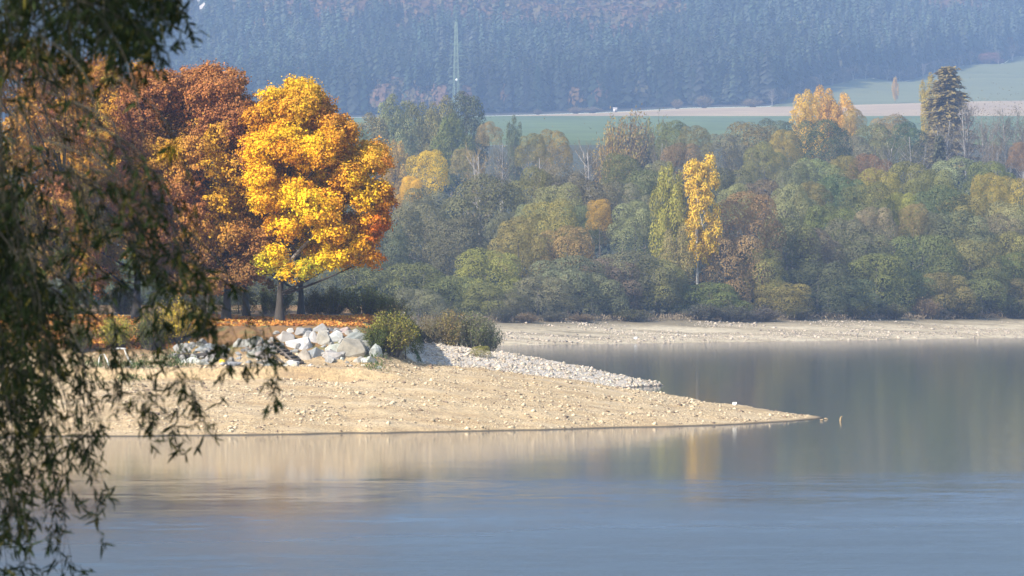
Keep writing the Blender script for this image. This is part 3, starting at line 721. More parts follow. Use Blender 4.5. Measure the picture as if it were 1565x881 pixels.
# pale rock outcrop high on the mountain
def rock_mesh(name, r, pts=16, bevel=.04, flat=1.0):
    bm = bmesh.new()
    for d in rand_dir(pts, r):
        q = d * r.uniform(.82, 1.0); bm.verts.new((q[0], q[1], q[2] * flat))
    res = bmesh.ops.convex_hull(bm, input=bm.verts)
    junk = [e for e in res.get('geom_interior', []) + res.get('geom_unused', []) if isinstance(e, bmesh.types.BMVert)]
    if junk: bmesh.ops.delete(bm, geom=list(set(junk)), context='VERTS')
    bmesh.ops.dissolve_limit(bm, angle_limit=math.radians(14), verts=bm.verts, edges=bm.edges)
    bmesh.ops.bevel(bm, geom=list(bm.edges), offset=bevel, segments=2, affect='EDGES', profile=.6)
    bmesh.ops.triangulate(bm, faces=bm.faces)
    bmesh.ops.subdivide_edges(bm, edges=[e for e in bm.edges if e.calc_length() > .22], cuts=2, use_grid_fill=True)
    bmesh.ops.triangulate(bm, faces=bm.faces)
    from mathutils import noise as mn
    off = Vector(r.uniform(0, 50, 3))
    for v_ in bm.verts: v_.co *= 1 + .09 * mn.fractal(v_.co * 2.2 + off, .9, 2.0, 4)
    me = bpy.data.meshes.new(name); bm.to_mesh(me); bm.free()
    a = me.color_attributes.new('tint', 'FLOAT_COLOR', 'POINT')
    a.data.foreach_set('color', np.ones(len(me.vertices) * 4, np.float32))
    return me
ROCKS = [rock_mesh('rock', np.random.default_rng(900 + i), 13 + i % 5, .05) for i in range(9)]
for m_ in ROCKS: m_.materials.append(M_ROCK)
def rock(loc, size, rot, col, label, cat='boulder', group=None, name='boulder', i=0):
    o = link(name, ROCKS[i % len(ROCKS)], None, None, col)
    o.location = loc; o.scale = size; o.rotation_euler = rot
    return tag(o, label, cat, group)
for k_, (px, py, s) in enumerate([(303, 8, 9.0), (309, 15, 7.0)]):
    Yc = np.arange(2800, 4700, 2.); xc = (px - CX) / F * Yc
    i = np.nonzero(g_hill(xc, Yc) + 18 >= H + (CY - py) / F * Yc)[0][0]
    rock((xc[i], Yc[i], g_hill(xc[i], Yc[i]) + 16), (s * .8, s * .7, s * 1.6), (0, .1, k_), (.75, .66, .6), ['upper pale pinkish crag on the mountain beside the overhanging willow', 'lower pale pinkish crag on the mountain beside the overhanging willow'][k_], 'rock', 'pale crags on the mountain', 'crag', k_)

# ------------------------------------------------------------------ lattice mast
def mast(px, Y, ytop):
    x = (px - CX) / F * Y; g = float(g_hill(x, Y)); top = H + (CY - ytop) / F * Y; ht = top - g
    o = empty('lattice_mast', (x, Y, g), .35); tag(o, 'slender grey lattice transmission mast rising behind the green poplars', 'mast')
    wb, wt = 1.7, .5
    def corner(sx, sy, t): w = wb + (wt - wb) * t; return np.array([sx * w, sy * w, t * ht])
    cs = [(-1, -1), (1, -1), (1, 1), (-1, 1)]
    colr = (.22, .28, .22)
    for sx, sy in cs:
        mb = MB(); mb.tube([corner(sx, sy, 0), corner(sx, sy, 1)], .14, 6); link('leg', mb.mesh('mast_leg'), M_METAL, o, colr)
    mb = MB(); nb = 16
    for b in range(nb):
        t0, t1 = b / nb, (b + 1) / nb
        for q in range(4):
            a_, b_ = cs[q], cs[(q + 1) % 4]
            mb.tube([corner(*a_, t0), corner(*b_, t1)], .06, 4); mb.tube([corner(*b_, t0), corner(*a_, t1)], .06, 4); mb.tube([corner(*a_, t1), corner(*b_, t1)], .06, 4)
    link('bracing', mb.mesh('mast_bracing'), M_METAL, o, colr)
    for yy, ln in ((68, 3.4), (85, 4.4), (104, 3.7), (118, 4.2)):
        z = H + (CY - yy) / F * Y - g
        mb = MB(); mb.tube([(-ln, 0, z), (ln, 0, z)], .14, 5); mb.tube([(-ln, 0, z - .2), (0, 0, z + 1.0)], .07, 4); mb.tube([(ln, 0, z - .2), (0, 0, z + 1.0)], .07, 4)
        link('crossarm', mb.mesh('mast_crossarm'), M_METAL, o, colr)
    mb = MB(); mb.tube([(0, 0, ht - .5), (0, 0, ht + 5)], [.12, .05], 5); link('aerial', mb.mesh('mast_aerial'), M_METAL, o, colr)
    z = H + (CY - 122.5) / F * Y - g; mb = MB(); a = np.linspace(0, 1, 7)
    mb.tube([(-.2, -1.5 - .45 * (1 - q) ** 2, z) for q in a], [.75 * math.sqrt(q) + .02 for q in a], 16)
    link('dish', mb.mesh('mast_dish'), M_PLASTIC, o, (.9, .9, .9))
mast(697, 2350., 34)

# ------------------------------------------------------------------ maples
def in_poly(px, py, poly):
    poly = np.asarray(poly, float); c = np.zeros(len(px), bool); j = len(poly) - 1
    for i in range(len(poly)):
        xi, yi = poly[i]; xj, yj = poly[j]
        c ^= ((yi > py) != (yj > py)) & (px < (xj - xi) * (py - yi) / (yj - yi + 1e-9) + xi); j = i
    return c
def maple(name, poly, Y, trunk_px, depth, n_lobes, n_leaf, colfn, label, seed, limb_to=None, extra=None, lr=(.75, 1.25), leaf=.078, trunk_r=.26):
    r = np.random.default_rng(seed)
    poly = np.asarray(poly, float)
    x0, y0 = poly.min(0); x1, y1 = poly.max(0)
    bx = (trunk_px - CX) / F * Y; bz = float(h_pen(bx, Y, False))
    o = empty(name, (bx, Y, bz - .1)); tag(o, label, 'tree', 'autumn maples on the spit')
    L = []
    s = Y / F
    mid = poly.mean(0)
    tries = 0
    while len(L) < n_lobes and tries < 20000:
        tries += 1
        q = r.uniform((x0, y0), (x1, y1)); rad = r.uniform(*lr)
        rp = rad / s
        ang = np.linspace(0, 6.28, 10)[:-1]
        if not in_poly(q[0] + np.cos(ang) * rp * .62, q[1] + np.sin(ang) * rp * .58, poly).all(): continue
        # depth: the crown is a thick body, thinning to its outline
        e = np.linalg.norm((q - mid) / ((np.array([x1, y1]) - np.array([x0, y0])) / 2))
        dmax = depth * math.sqrt(max(.05, 1 - min(1, e) ** 2))
        yd = Y + r.uniform(-1, .6) * dmax
        w = P(q[0], q[1], Y); w[1] = yd
        if any(np.linalg.norm(w - l[0]) < .55 * l[1][0] for l in L): continue
        L.append((w - np.array([bx, Y, bz - .1]), np.array([rad, rad, rad * r.uniform(.68, .9)])))
    if extra:
        for ex, ey, er, ed in extra:
            w = P(ex, ey, Y); w[1] += ed; L.append((w - np.array([bx, Y, bz - .1]), np.array([er, er, er * .8])))
    off = np.array([bx, Y, bz - .1])
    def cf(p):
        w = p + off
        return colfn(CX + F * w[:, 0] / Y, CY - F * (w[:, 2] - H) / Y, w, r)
    LCn = np.array([l[0] for l in L]); LR = np.array([l[1] for l in L])
    wl = LR[:, 0] ** 2; ns = int(n_leaf / 42)
    kk = r.choice(len(L), ns, p=wl / wl.sum()); d = rand_dir(ns, r); d[:, 2] = np.where((d[:, 2] < -.3) & (r.random(ns) < .5), -d[:, 2], d[:, 2])
    sc_ = LCn[kk] + d * LR[kk] * r.uniform(.5, 1.25, (ns, 1))
    ins = np.zeros(ns, bool)
    for j in range(len(L)):
        qq = (sc_ - LCn[j]) / (LR[j] * .7); ins |= ((qq * qq).sum(1) < 1) & (kk != j)
    kp = ~ins | (r.random(ns) < .25); sc_, d, kk = sc_[kp], d[kp], kk[kp]; ns = len(sc_)
    nl_ = 42; sp = r.uniform(.10, .25, ns)
    g = r.normal(size=(ns, nl_, 3)) * np.array([1, 1, .75]); pl_ = (sc_[:, None] + g * sp[:, None, None]).reshape(-1, 3)
    Nl = unit(np.repeat(d, nl_, 0) * .9 + g.reshape(-1, 3) * .35 + r.normal(size=(ns * nl_, 3)) * .6 + np.array([0, 0, .3]))
    sz = leaf * r.uniform(.55, 1.3, ns * nl_)
    Vq, Fq = leaf_quads(pl_, Nl, sz, sz * .75, r=r)
    tq = np.repeat(r.uniform(.84, 1.16, ns), nl_) * r.uniform(.72, 1.28, ns * nl_)
    tq = tq[:, None] * cf(np.repeat(sc_ + r.normal(size=sc_.shape) * .25, nl_, 0)) * (1 + r.normal(size=(ns * nl_, 3)) * .05)
    cm = mesh(name + '_crown', Vq, Fq, np.repeat(tq, 4, 0))
    link('crown', cm, M_LEAF, o)
    mb = MB()
    t = np.linspace(0, 1, 8); hz = (L[0][0][2] * 0 + (poly[:, 1].max() - poly[:, 1].min()) * s * .62)
    tr = np.stack([np.sin(t * 3 + seed) * .18, np.cos(t * 2.4 + seed) * .18, t * hz], 1); tr -= tr[0] * np.array([1, 1, 0])
    mb.tube(tr, trunk_r * (1 - .75 * t) * (1 + .6 * np.exp(-t * 14)), 10)
    for c, _ in L[::max(1, len(L) // 22)]:
        z0 = np.clip(c[2] - 2.5 + r.normal() * .5, 1.8, hz * .9); b = np.array([np.interp(z0, tr[:, 2], tr[:, 0]), np.interp(z0, tr[:, 2], tr[:, 1]), z0])
        q = np.linspace(0, 1, 6)[:, None]; m_ = (b + c) / 2 + np.array([0, 0, -.3])
        mb.tube((1 - q) ** 2 * b + 2 * q * (1 - q) * m_ + q * q * c, np.linspace(.10, .03, 6), 6)
    link('trunk', mb.mesh(name + '_trunk'), M_BARK, o, (.05, .043, .037))
    if limb_to:
        mb = MB(); pts = np.array([P(a, b, Y) + np.array([0, d, 0]) - off for a, b, d in limb_to]); mb.tube(pts, np.linspace(.17, .08, len(pts)), 8)
        link('limb', mb.mesh(name + '_limb'), M_BARK, o, (.30, .27, .24))
    return o
def lerp3(a, b, t): return np.asarray(a) * (1 - t)[:, None] + np.asarray(b) * t[:, None]
def patch(w, sc, seed): return (fbm(w[:, 0] * sc + 7, w[:, 2] * sc + w[:, 1] * sc * .5, seed, 3))
def col_yellow(px, py, w, r):
    n1 = patch(w, .45, 60); n2 = patch(w, .8, 70)
    c = lerp3((.92, .62, .025), (.84, .42, .02), sstep(.46, .64, n1))
    c = lerp3(np.zeros(3), (1, 1, 1), np.ones(len(px))) * c
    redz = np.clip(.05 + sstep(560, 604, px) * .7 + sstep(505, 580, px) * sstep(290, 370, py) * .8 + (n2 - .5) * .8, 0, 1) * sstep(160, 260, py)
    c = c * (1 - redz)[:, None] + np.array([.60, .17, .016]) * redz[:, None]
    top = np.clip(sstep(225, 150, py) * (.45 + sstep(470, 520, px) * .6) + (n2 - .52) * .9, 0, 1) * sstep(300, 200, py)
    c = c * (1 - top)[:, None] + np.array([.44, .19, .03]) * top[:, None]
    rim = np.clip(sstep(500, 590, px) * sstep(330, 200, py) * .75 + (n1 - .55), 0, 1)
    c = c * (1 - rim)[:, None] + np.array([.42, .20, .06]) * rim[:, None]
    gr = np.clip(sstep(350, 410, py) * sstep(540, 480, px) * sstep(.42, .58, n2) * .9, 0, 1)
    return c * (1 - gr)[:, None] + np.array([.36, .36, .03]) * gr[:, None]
def col_rust(px, py, w, r):
    n1 = patch(w, .5, 80); n2 = patch(w, .32, 90)
    c = lerp3((.37, .155, .052), (.27, .105, .046), sstep(.4, .6, n1))
    o_ = np.clip(sstep(.60, .70, n2) + np.exp(-(((px - 262) / 38) ** 2 + ((py - 235) / 34) ** 2)) * 1.1 + np.exp(-(((px - 330) / 50) ** 2 + ((py - 360) / 20) ** 2)) * .8, 0, 1) * .9
    c = c * (1 - o_)[:, None] + np.array([.64, .37, .03]) * o_[:, None]
    t = np.clip(sstep(190, 90, py) * .6 + (n1 - .5), 0, 1)
    c = c * (1 - t)[:, None] + np.array([.46, .21, .06]) * t[:, None]
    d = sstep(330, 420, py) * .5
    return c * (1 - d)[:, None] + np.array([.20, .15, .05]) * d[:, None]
def col_orange(px, py, w, r):
    n1 = patch(w, .4, 110); n2 = patch(w, .7, 120)
    c = lerp3((.52, .27, .035), (.36, .15, .05), sstep(.4, .6, n1))
    g = np.clip(sstep(.52, .66, n2) * .7, 0, 1)
    return c * (1 - g)[:, None] + np.array([.34, .28, .05]) * g[:, None]
def col_brown(px, py, w, r):
    n1 = patch(w, .4, 130); n2 = patch(w, .6, 140)
    c = lerp3((.38, .16, .06), (.46, .235, .05), sstep(.42, .6, n1))
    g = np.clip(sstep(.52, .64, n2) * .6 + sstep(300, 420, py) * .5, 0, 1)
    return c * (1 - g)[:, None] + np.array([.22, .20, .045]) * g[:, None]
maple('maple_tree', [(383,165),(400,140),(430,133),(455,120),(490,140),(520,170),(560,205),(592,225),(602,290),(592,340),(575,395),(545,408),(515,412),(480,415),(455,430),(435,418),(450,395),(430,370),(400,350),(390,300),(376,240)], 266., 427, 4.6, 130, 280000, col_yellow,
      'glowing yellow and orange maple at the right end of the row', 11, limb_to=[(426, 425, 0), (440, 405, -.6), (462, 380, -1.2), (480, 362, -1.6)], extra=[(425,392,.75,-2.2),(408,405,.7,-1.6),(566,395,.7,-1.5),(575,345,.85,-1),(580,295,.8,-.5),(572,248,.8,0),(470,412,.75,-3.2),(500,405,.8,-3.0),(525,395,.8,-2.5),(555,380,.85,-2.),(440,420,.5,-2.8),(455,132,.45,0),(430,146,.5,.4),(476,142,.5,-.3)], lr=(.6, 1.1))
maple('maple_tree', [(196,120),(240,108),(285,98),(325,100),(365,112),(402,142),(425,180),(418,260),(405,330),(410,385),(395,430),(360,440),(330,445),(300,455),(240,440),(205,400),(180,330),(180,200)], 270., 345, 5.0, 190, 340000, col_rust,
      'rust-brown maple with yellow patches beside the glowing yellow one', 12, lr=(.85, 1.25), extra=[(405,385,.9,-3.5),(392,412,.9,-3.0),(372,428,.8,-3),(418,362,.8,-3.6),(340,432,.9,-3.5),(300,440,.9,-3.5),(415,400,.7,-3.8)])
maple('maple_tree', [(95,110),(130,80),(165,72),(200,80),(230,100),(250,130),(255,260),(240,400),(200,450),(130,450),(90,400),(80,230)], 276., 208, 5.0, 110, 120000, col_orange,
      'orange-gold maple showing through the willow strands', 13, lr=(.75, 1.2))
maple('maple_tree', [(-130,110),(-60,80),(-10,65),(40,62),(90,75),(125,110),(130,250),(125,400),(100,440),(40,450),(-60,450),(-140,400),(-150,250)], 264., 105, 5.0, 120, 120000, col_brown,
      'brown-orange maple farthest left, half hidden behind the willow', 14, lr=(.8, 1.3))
# second row behind, closing the shade under the crowns
for i, (pl, Y, tp, cf, lab) in enumerate([
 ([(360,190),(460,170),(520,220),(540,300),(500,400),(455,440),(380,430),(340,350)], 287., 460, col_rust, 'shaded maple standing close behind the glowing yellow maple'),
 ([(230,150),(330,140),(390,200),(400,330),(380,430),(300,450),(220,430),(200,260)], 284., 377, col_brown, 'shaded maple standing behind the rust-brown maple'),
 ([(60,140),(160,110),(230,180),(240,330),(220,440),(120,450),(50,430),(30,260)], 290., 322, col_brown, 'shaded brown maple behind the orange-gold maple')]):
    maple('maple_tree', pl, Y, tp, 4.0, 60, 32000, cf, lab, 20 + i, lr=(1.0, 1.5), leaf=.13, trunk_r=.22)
for px, py, w, lab in [(364, 470, 12, 'dark slim tree trunk left of the two trunks of the yellow maple'), (322, 466, 10, 'dark leaning tree trunk under the rust-brown maple')]:
    pass

# ------------------------------------------------------------------ shrubs on the spit
def shrub(px, ybase, ytop, w, kind, col, label, hide=0, name='shrub', bark=(.13, .11, .09)):
    p = hit_pen(px, ybase); p[1] += w * p[1] / F * .35 + hide
    z = float(h_pen(p[0], p[1])); top = H + (CY - ytop) / F * p[1]
    x = (px - CX) / F * p[1]
    return plant(kind, (x, p[1], z - .1), top - z + .1, w * p[1] / F * 1.08, col, label, 'bush', 'shrubs on the spit', name=name, bark=bark)
shrub(598, 552, 468, 96, 'fan', (.24, .22, .05), 'big green and yellow bush at the right end of the boulder wall')
shrub(620, 552, 486, 54, 'dome', (.085, .095, .025), 'small dark bush at the foot of the big green and yellow bush', -.3)
shrub(575, 545, 490, 50, 'fan', (.10, .125, .03), 'low green bush on the wall side of the big green and yellow bush', .4)
shrub(272, 535, 452, 100, 'fan', (.50, .37, .05), 'yellow-olive rounded bush above the left part of the wall')
shrub(232, 540, 466, 70, 'fan', (.11, .115, .03), 'dark green bush left of the yellow-olive bush')
shrub(178, 540, 478, 66, 'fan', (.34, .32, .05), 'yellow-green bush behind the white tubular frame')
shrub(120, 545, 490, 60, 'fan', (.12, .11, .035), 'dull green bush left of the white tubular frame')
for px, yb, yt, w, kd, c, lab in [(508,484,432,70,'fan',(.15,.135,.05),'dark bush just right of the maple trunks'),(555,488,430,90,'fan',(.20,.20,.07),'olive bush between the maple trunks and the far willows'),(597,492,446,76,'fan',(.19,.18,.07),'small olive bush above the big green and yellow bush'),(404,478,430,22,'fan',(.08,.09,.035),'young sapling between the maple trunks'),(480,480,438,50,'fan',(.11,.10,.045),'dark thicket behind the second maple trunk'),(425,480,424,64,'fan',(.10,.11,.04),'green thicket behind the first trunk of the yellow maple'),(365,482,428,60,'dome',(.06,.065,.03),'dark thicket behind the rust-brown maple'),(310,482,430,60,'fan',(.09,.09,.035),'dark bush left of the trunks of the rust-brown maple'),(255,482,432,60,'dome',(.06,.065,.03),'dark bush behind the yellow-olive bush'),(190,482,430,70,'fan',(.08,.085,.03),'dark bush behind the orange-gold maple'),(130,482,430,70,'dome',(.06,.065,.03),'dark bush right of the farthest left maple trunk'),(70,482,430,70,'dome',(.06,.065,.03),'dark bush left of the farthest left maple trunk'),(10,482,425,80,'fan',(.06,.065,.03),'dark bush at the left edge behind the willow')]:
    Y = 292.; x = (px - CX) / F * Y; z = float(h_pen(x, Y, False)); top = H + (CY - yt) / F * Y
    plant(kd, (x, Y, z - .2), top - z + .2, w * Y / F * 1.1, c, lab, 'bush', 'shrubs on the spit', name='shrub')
for px, yt, w, c, lab in [(660,472,50,(.22,.185,.09),'dry brownish shrub at the left of the thicket on the gravel spit'),(690,466,62,(.24,.19,.075),'tan shrub with orange tips on the gravel spit'),(722,470,70,(.175,.18,.085),'olive-grey shrub in the middle of the gravel spit thicket'),(748,484,46,(.12,.14,.08),'dark grey-green shrub at the right end of the gravel spit thicket'),(640,490,40,(.17,.15,.10),'faded shrub behind the big green and yellow bush')]:
    Y = 339.; x = (px - CX) / F * Y; z = float(h_pen(x, Y)); top = H + (CY - yt) / F * Y
    plant('fan', (x, Y, z - .1), top - z + .1, w * Y / F * 1.15, c, lab, 'bush', 'shrubs on the gravel spit')
Y = 333.; x = (735 - CX) / F * Y; plant('dome', (x, Y, float(h_pen(x, Y)) - .1), 1.05, 1.8, (.26, .24, .06), 'small round yellow-green bush at the front of the gravel spit thicket', 'bush', 'shrubs on the gravel spit', name='shrub')

# ------------------------------------------------------------------ boulders
WH, PALE, GRY, BLU, BRN, PNK = (.42, .41, .385), (.35, .34, .31), (.25, .25, .245), (.24, .255, .27), (.235, .215, .185), (.33, .27, .23)
def zm(cx, cy, w, h, s, ox, oy): return (ox + cx / s, oy + cy / s, w / s, h / s)
BL = [(215,210,66,56,PALE,'rounded pale boulder at the top left of the wall, right above the steps'),(290,248,112,112,PALE,'pale boulder right of the top of the steps'),(335,195,64,70,WH,'white boulder in the top row left of centre'),(438,205,132,84,GRY,'grey slab in the top row of the wall'),
 (408,292,166,136,WH,'largest white boulder in the left half of the wall'),(515,250,84,112,PALE,'upright pale boulder right of the largest white one'),(572,182,96,84,GRY,'pointed grey boulder at the crest of the wall'),(597,262,104,130,PALE,'tall pale boulder below the pointed crest boulder'),
 (652,182,54,56,GRY,'small grey boulder beside the pointed crest boulder'),(690,248,110,116,WH,'slanting white boulder right of the crest'),(528,372,124,92,BLU,'bluish-grey boulder low in the middle of the wall'),(690,336,112,84,WH,'white boulder low in the middle of the wall'),
 (652,394,156,84,PALE,'flat pale boulder at the foot of the wall'),(755,184,106,56,PNK,'pinkish flat boulder at the top right of the wall'),(835,212,106,64,PALE,'pale boulder at the right shoulder of the wall'),(822,252,186,74,GRY,'long grey slab sloping below the pinkish boulder'),
 (838,342,206,156,BRN,'largest brown-stained grey boulder in the right half of the wall'),(942,300,86,106,PALE,'pale boulder above the right end of the wall'),(1002,365,94,142,WH,'white boulder at the right end of the wall'),(958,424,92,62,WH,'small white boulder at the right foot of the wall'),
 (886,424,74,54,PALE,'small pale boulder at the foot of the stained one'),(745,416,44,44,WH,'little white stone at the foot of the wall'),(492,466,52,46,WH,'white stone lying on the sand before the wall'),(432,392,114,104,PNK,'beige boulder at the right foot of the steps'),
 (332,462,132,62,WH,'flat white boulder below the steps'),(60,282,94,74,PALE,'pale boulder left of the steps near the top'),(108,352,134,122,WH,'white boulder left of the steps'),(36,384,96,84,PALE,'pale boulder two places left of the steps'),(150,440,120,70,PALE,'pale boulder at the left foot of the steps'),
 (1040,485,60,40,WH,'pale flat stone on the sand right of the wall'),(815,470,44,30,PALE,'small pale stone on the sand in front of the stained boulder'),(915,462,40,24,WH,'tiny white stone on the sand at the right foot')]
allb = [zm(a, b, c, d, 5.217, 380, 470) + (col, lab) for a, b, c, d, col, lab in BL]
BL2 = [(1065,455,84,74,PALE,'angular pale block beside the long flat grey slab'),(900,482,144,54,WH,'flat white boulder under the dark bar'),(985,494,104,44,PALE,'flat pale stone between white boulder and grey slab'),(1450,440,120,110,WH,'white boulder behind willow tips, right of the grey slab'),
 (1395,330,110,90,GRY,'grey boulder behind the willow tips, high on the bank'),(1280,340,100,70,PALE,'pale boulder above the grey slab'),(1010,372,124,56,GRY,'grey flat boulder above the dark bar'),(868,374,104,62,GRY,'grey boulder above the left end of the dark bar'),
 (402,528,44,34,WH,'round white stone under the tubular frame'),(632,592,28,30,WH,'little white stone on the sand left of the grey slab'),(1500,510,110,60,PALE,'pale stone at the foot of the bank left of the steps')]
allb += [zm(a, b, c, d, 5.183, 120, 460) + (col, lab) for a, b, c, d, col, lab in BL2]
for i, (cx, cy, w, h, col, lab) in enumerate(allb):
    r = random.Random(700 + i)
    p = hit_pen(cx, cy + h * .1); s = p[1] / F
    small = w < 14
    rock((p[0], p[1] + w * s * (.12 if small else .0), p[2] + (h * s * .10 if small else 0)), (w * s * (.58 if small else .82), w * s * .55, h * s * (.60 if small else .86)), (r.uniform(-.15, .15), r.uniform(-.3, .3), r.uniform(-.5, .5)),
         tuple(v * r.uniform(.93, 1.05) for v in col), lab, 'boulder', 'boulders of the bank wall', 'boulder', i)
# grey slab with a yellow rag
p = hit_pen(120 + 1200 / 5.183, 460 + 520 / 5.183); s = p[1] / F
rock((p[0], p[1] + .3, p[2] + .12), (24.5 * s, 12 * s, 5.2 * s), (.05, -.03, .15), (.36, .36, .37), 'long flat grey slab at the foot of the bank with a yellow rag on it', 'boulder', 'boulders of the bank wall', 'boulder', 3)
V, Fc = grid(lambda x, y: .05 * np.sin(x * 22) * np.cos(y * 17) + .10 * (1 - (x / .2) ** 2) * .6, -.2, .2, 12, -.14, .14, 9)
o = link('yellow_rag', mesh('yellow_rag', V, Fc, smooth=True), M_PLASTIC, None, (.75, .50, .02)); o.location = (p[0] - .45, p[1] - .1, p[2] + .30); o.rotation_euler = (.5, 0, .3); tag(o, 'small crumpled yellow rag lying on the flat grey slab', 'rag')
# rubble between the boulders
for i in range(110):
    r = random.Random(1200 + i)
    px = r.uniform(392, 590) if i < 60 else r.uniform(265, 400)
    py = r.uniform(505 + abs(px - 490) * .12, 556); p = hit_pen(px, py); q = r.uniform(.2, .5)
    v = r.uniform(.20, .36); rock((p[0], p[1] + .05, p[2]), (q, q * .8, q * .7), (r.uniform(0, 6), r.uniform(0, 6), r.uniform(0, 6)), (v, v * .97, v * .92), 'small pale rubble stone wedged between the boulders of the bank', 'stone', 'rubble stones between the boulders', 'rubble_stone', i)
# white gull-sized stone on the crest, stones on the far beach and a stub in the water
p = hit_pen(1123, 620); rock((p[0], p[1], p[2] + .12), (.17, .14, .17), (0, .2, .4), (.8, .78, .74), 'lone white stone on the crest near the tip of the spit', 'stone', None, 'stone', 4)
for px, py, q, lab in [(972, 519, .42, 'white stone at the waterline of the far beach'), (947, 490, .3, 'small white stone high on the far beach'), (1330, 481, .42, 'white stone at the back of the far beach below the dark gaps')]:
    Yc = np.arange(560, 760, .2); xc = (px - CX) / F * Yc; zz = H + (CY - py) / F * Yc; i = np.nonzero(g_far(xc, Yc) >= zz)[0]; i = i[0] if len(i) else 0
    rock((xc[i], Yc[i], zz[i] + .1), (q, q * .8, q * .9), (.2, .1, .7), (.8, .78, .74), lab, 'stone', None, 'stone', 5)
p = P(1284, 643, F * H / (644 - CY)); mb = MB(); mb.tube([(0, 0, -.4), (.02, 0, .05), (.05, .02, .26)], [.07, .07, .05], 8); mb.tube([(.05, .02, .22), (.13, 0, .30)], [.05, .03], 6)
o = link('wooden_stub', mb.mesh('wooden_stub'), M_WOOD, None, (.30, .22, .12)); o.location = (p[0], p[1], 0); tag(o, 'short wooden stub poking out of the water off the spit tip', 'post')
for i, (px, py) in enumerate([(1262, 641), (1256, 643)]):
    Yb = F * H / (py + .5 - CY); rock(((px - CX) / F * Yb, Yb, .03), (.16, .13, .12), (0, .3, i), (.35, .26, .16), ['brown stone just breaking the water beyond the spit tip', 'second brown stone in the water, touching the spit tip'][i], 'stone', None, 'stone', i)

# steps
st = hit_pen(430, 548)
o = empty('bank_steps', st); tag(o, 'dark narrow timber steps climbing the boulder wall', 'steps')
for k_, (zx, zy) in enumerate([(205, 292), (238, 322), (268, 347), (298, 370), (338, 398), (368, 424), (392, 446)]):
    q = hit_pen(380 + zx / 5.217, 470 + zy / 5.217) - st
    mb = MB(); mb.box(q + np.array([0, -.22, .06]), (.78, .34, .09), .06); mb.box(q + np.array([0, -.05, -.07]), (.74, .05, .2), .06)
    link('step', mb.mesh('bank_step'), M_WOOD, o, (.10, .08, .065))
mb = MB(); a, b = hit_pen(416, 524) - st, hit_pen(453, 556) - st; mb.tube([a + (0, -.15, .0), b + (0, -.15, 0)], .07, 6); a, b = a + (-.8, -.1, .0), b + (-.75, -.1, 0); mb.tube([a, b], .07, 6)
link('stringer', mb.mesh('steps_stringer'), M_WOOD, o, (.12, .10, .08))
# long dark rounded bar lying across the bank
p = hit_pen(306, 546); mb = MB(); t = np.linspace(-1, 1, 9); mb.tube(np.stack([t * 1.5, .1 * t, .05 * np.sin(t * 3) + .05 * t], 1), .15 * (1 - .12 * t), 9)
for e in (-1, 1): mb.tube([(1.5 * e, .1 * e, 0.05 * e), (1.52 * e, .1 * e, .05 * e)], [.14, .02], 9)
o = link('dark_bar', mb.mesh('dark_bar'), M_WOOD, None, (.05, .042, .035)); o.location = (p[0], p[1] - .1, p[2] + .1); tag(o, 'long dark rounded bar lying above the flat white boulder', 'log')
# white tubular frame
p = hit_pen(176, 560); s = p[1] / F
o = empty('tubular_frame', p); tag(o, 'broken white tubular metal frame on the shore left of the bushes', 'frame')
def q3(pts): return [np.array([(a - 176) * s, d, (560 - b) * s]) for a, b, d in pts]
mb = MB(); mb.tube(q3([(171, 534.5, 0), (180, 533, 0), (193, 533.5, 0)]), .055, 8); link('top_bar', mb.mesh('frame_bar'), M_METAL, o, (.62, .62, .6))
mb = MB(); mb.tube(q3([(190, 534, 0), (193, 543, .05), (197, 551, .1), (202, 557, .12)]), .045, 8); link('leg', mb.mesh('frame_leg'), M_METAL, o, (.74, .74, .72))
mb = MB(); mb.tube(q3([(150, 561, .1), (151, 550, .1), (154, 542, .08), (159, 542, .05), (163, 549, .0), (167, 562, 0)]), .045, 8); link('hoop', mb.mesh('frame_hoop'), M_METAL, o, (.74, .74, .72))
mb = MB(); mb.tube(q3([(166, 561, 0), (176, 560.5, .05), (186, 560, .1)]), .04, 8); link('foot_bar', mb.mesh('frame_foot'), M_METAL, o, (.7, .7, .68))

# ------------------------------------------------------------------ gravel, litter, grass
def octa(r):
    V = np.array([[1,0,0],[-1,0,0],[0,1,0],[0,-1,0],[0,0,1],[0,0,-1]], float) * .5; V += r.normal(size=V.shape) * .08
    return V, np.array([[0,2,4],[2,1,4],[1,3,4],[3,0,4],[2,0,5],[1,2,5],[3,1,5],[0,3,5]])
def stones(name, label, X, Yv, hf, size, tint):
    mb = MB(); tpl = [octa(np.random.default_rng(50 + i)) for i in range(5)]; k = rng.integers(0, 5, len(X))
    Z = hf(X, Yv)
    for i in range(5):
        q = k == i
        W, FF, T_ = scatter(*tpl[i], np.stack([X[q], Yv[q], Z[q] + size[q] * .08], 1), size[q] * rng.uniform(.5, .9, q.sum()), size[q], rng.uniform(0, 6.28, q.sum()), tint[q]); mb.add(W, FF, T_)
    tag(link(name, mb.mesh(name), M_STONE), label, 'gravel', kind='stuff')
n = 120000
X = rng.uniform(-34, 19.5, n); Yv = rng.uniform(217, 262, n); z = h_pen(X, Yv); q = (z > .08) & (z < 3.9); X, Yv = X[q], Yv[q]; n = len(X)
clus = fbm(X * .35, Yv * .5, 77); q = rng.random(n) < sstep(.25, .6, clus); X, Yv = X[q], Yv[q]; n = len(X)
sz = np.clip(.042 * rng.random(n) ** -.40, .04, .32)
tone = np.where(rng.random((n, 1)) < .22, [.20, .145, .10], [.52, .42, .28]) * rng.uniform(.7, 1.25, (n, 1))
stones('gravel', 'tan stones strewn over the sandy spit', X, Yv, h_pen, sz, tone)
n = 22000
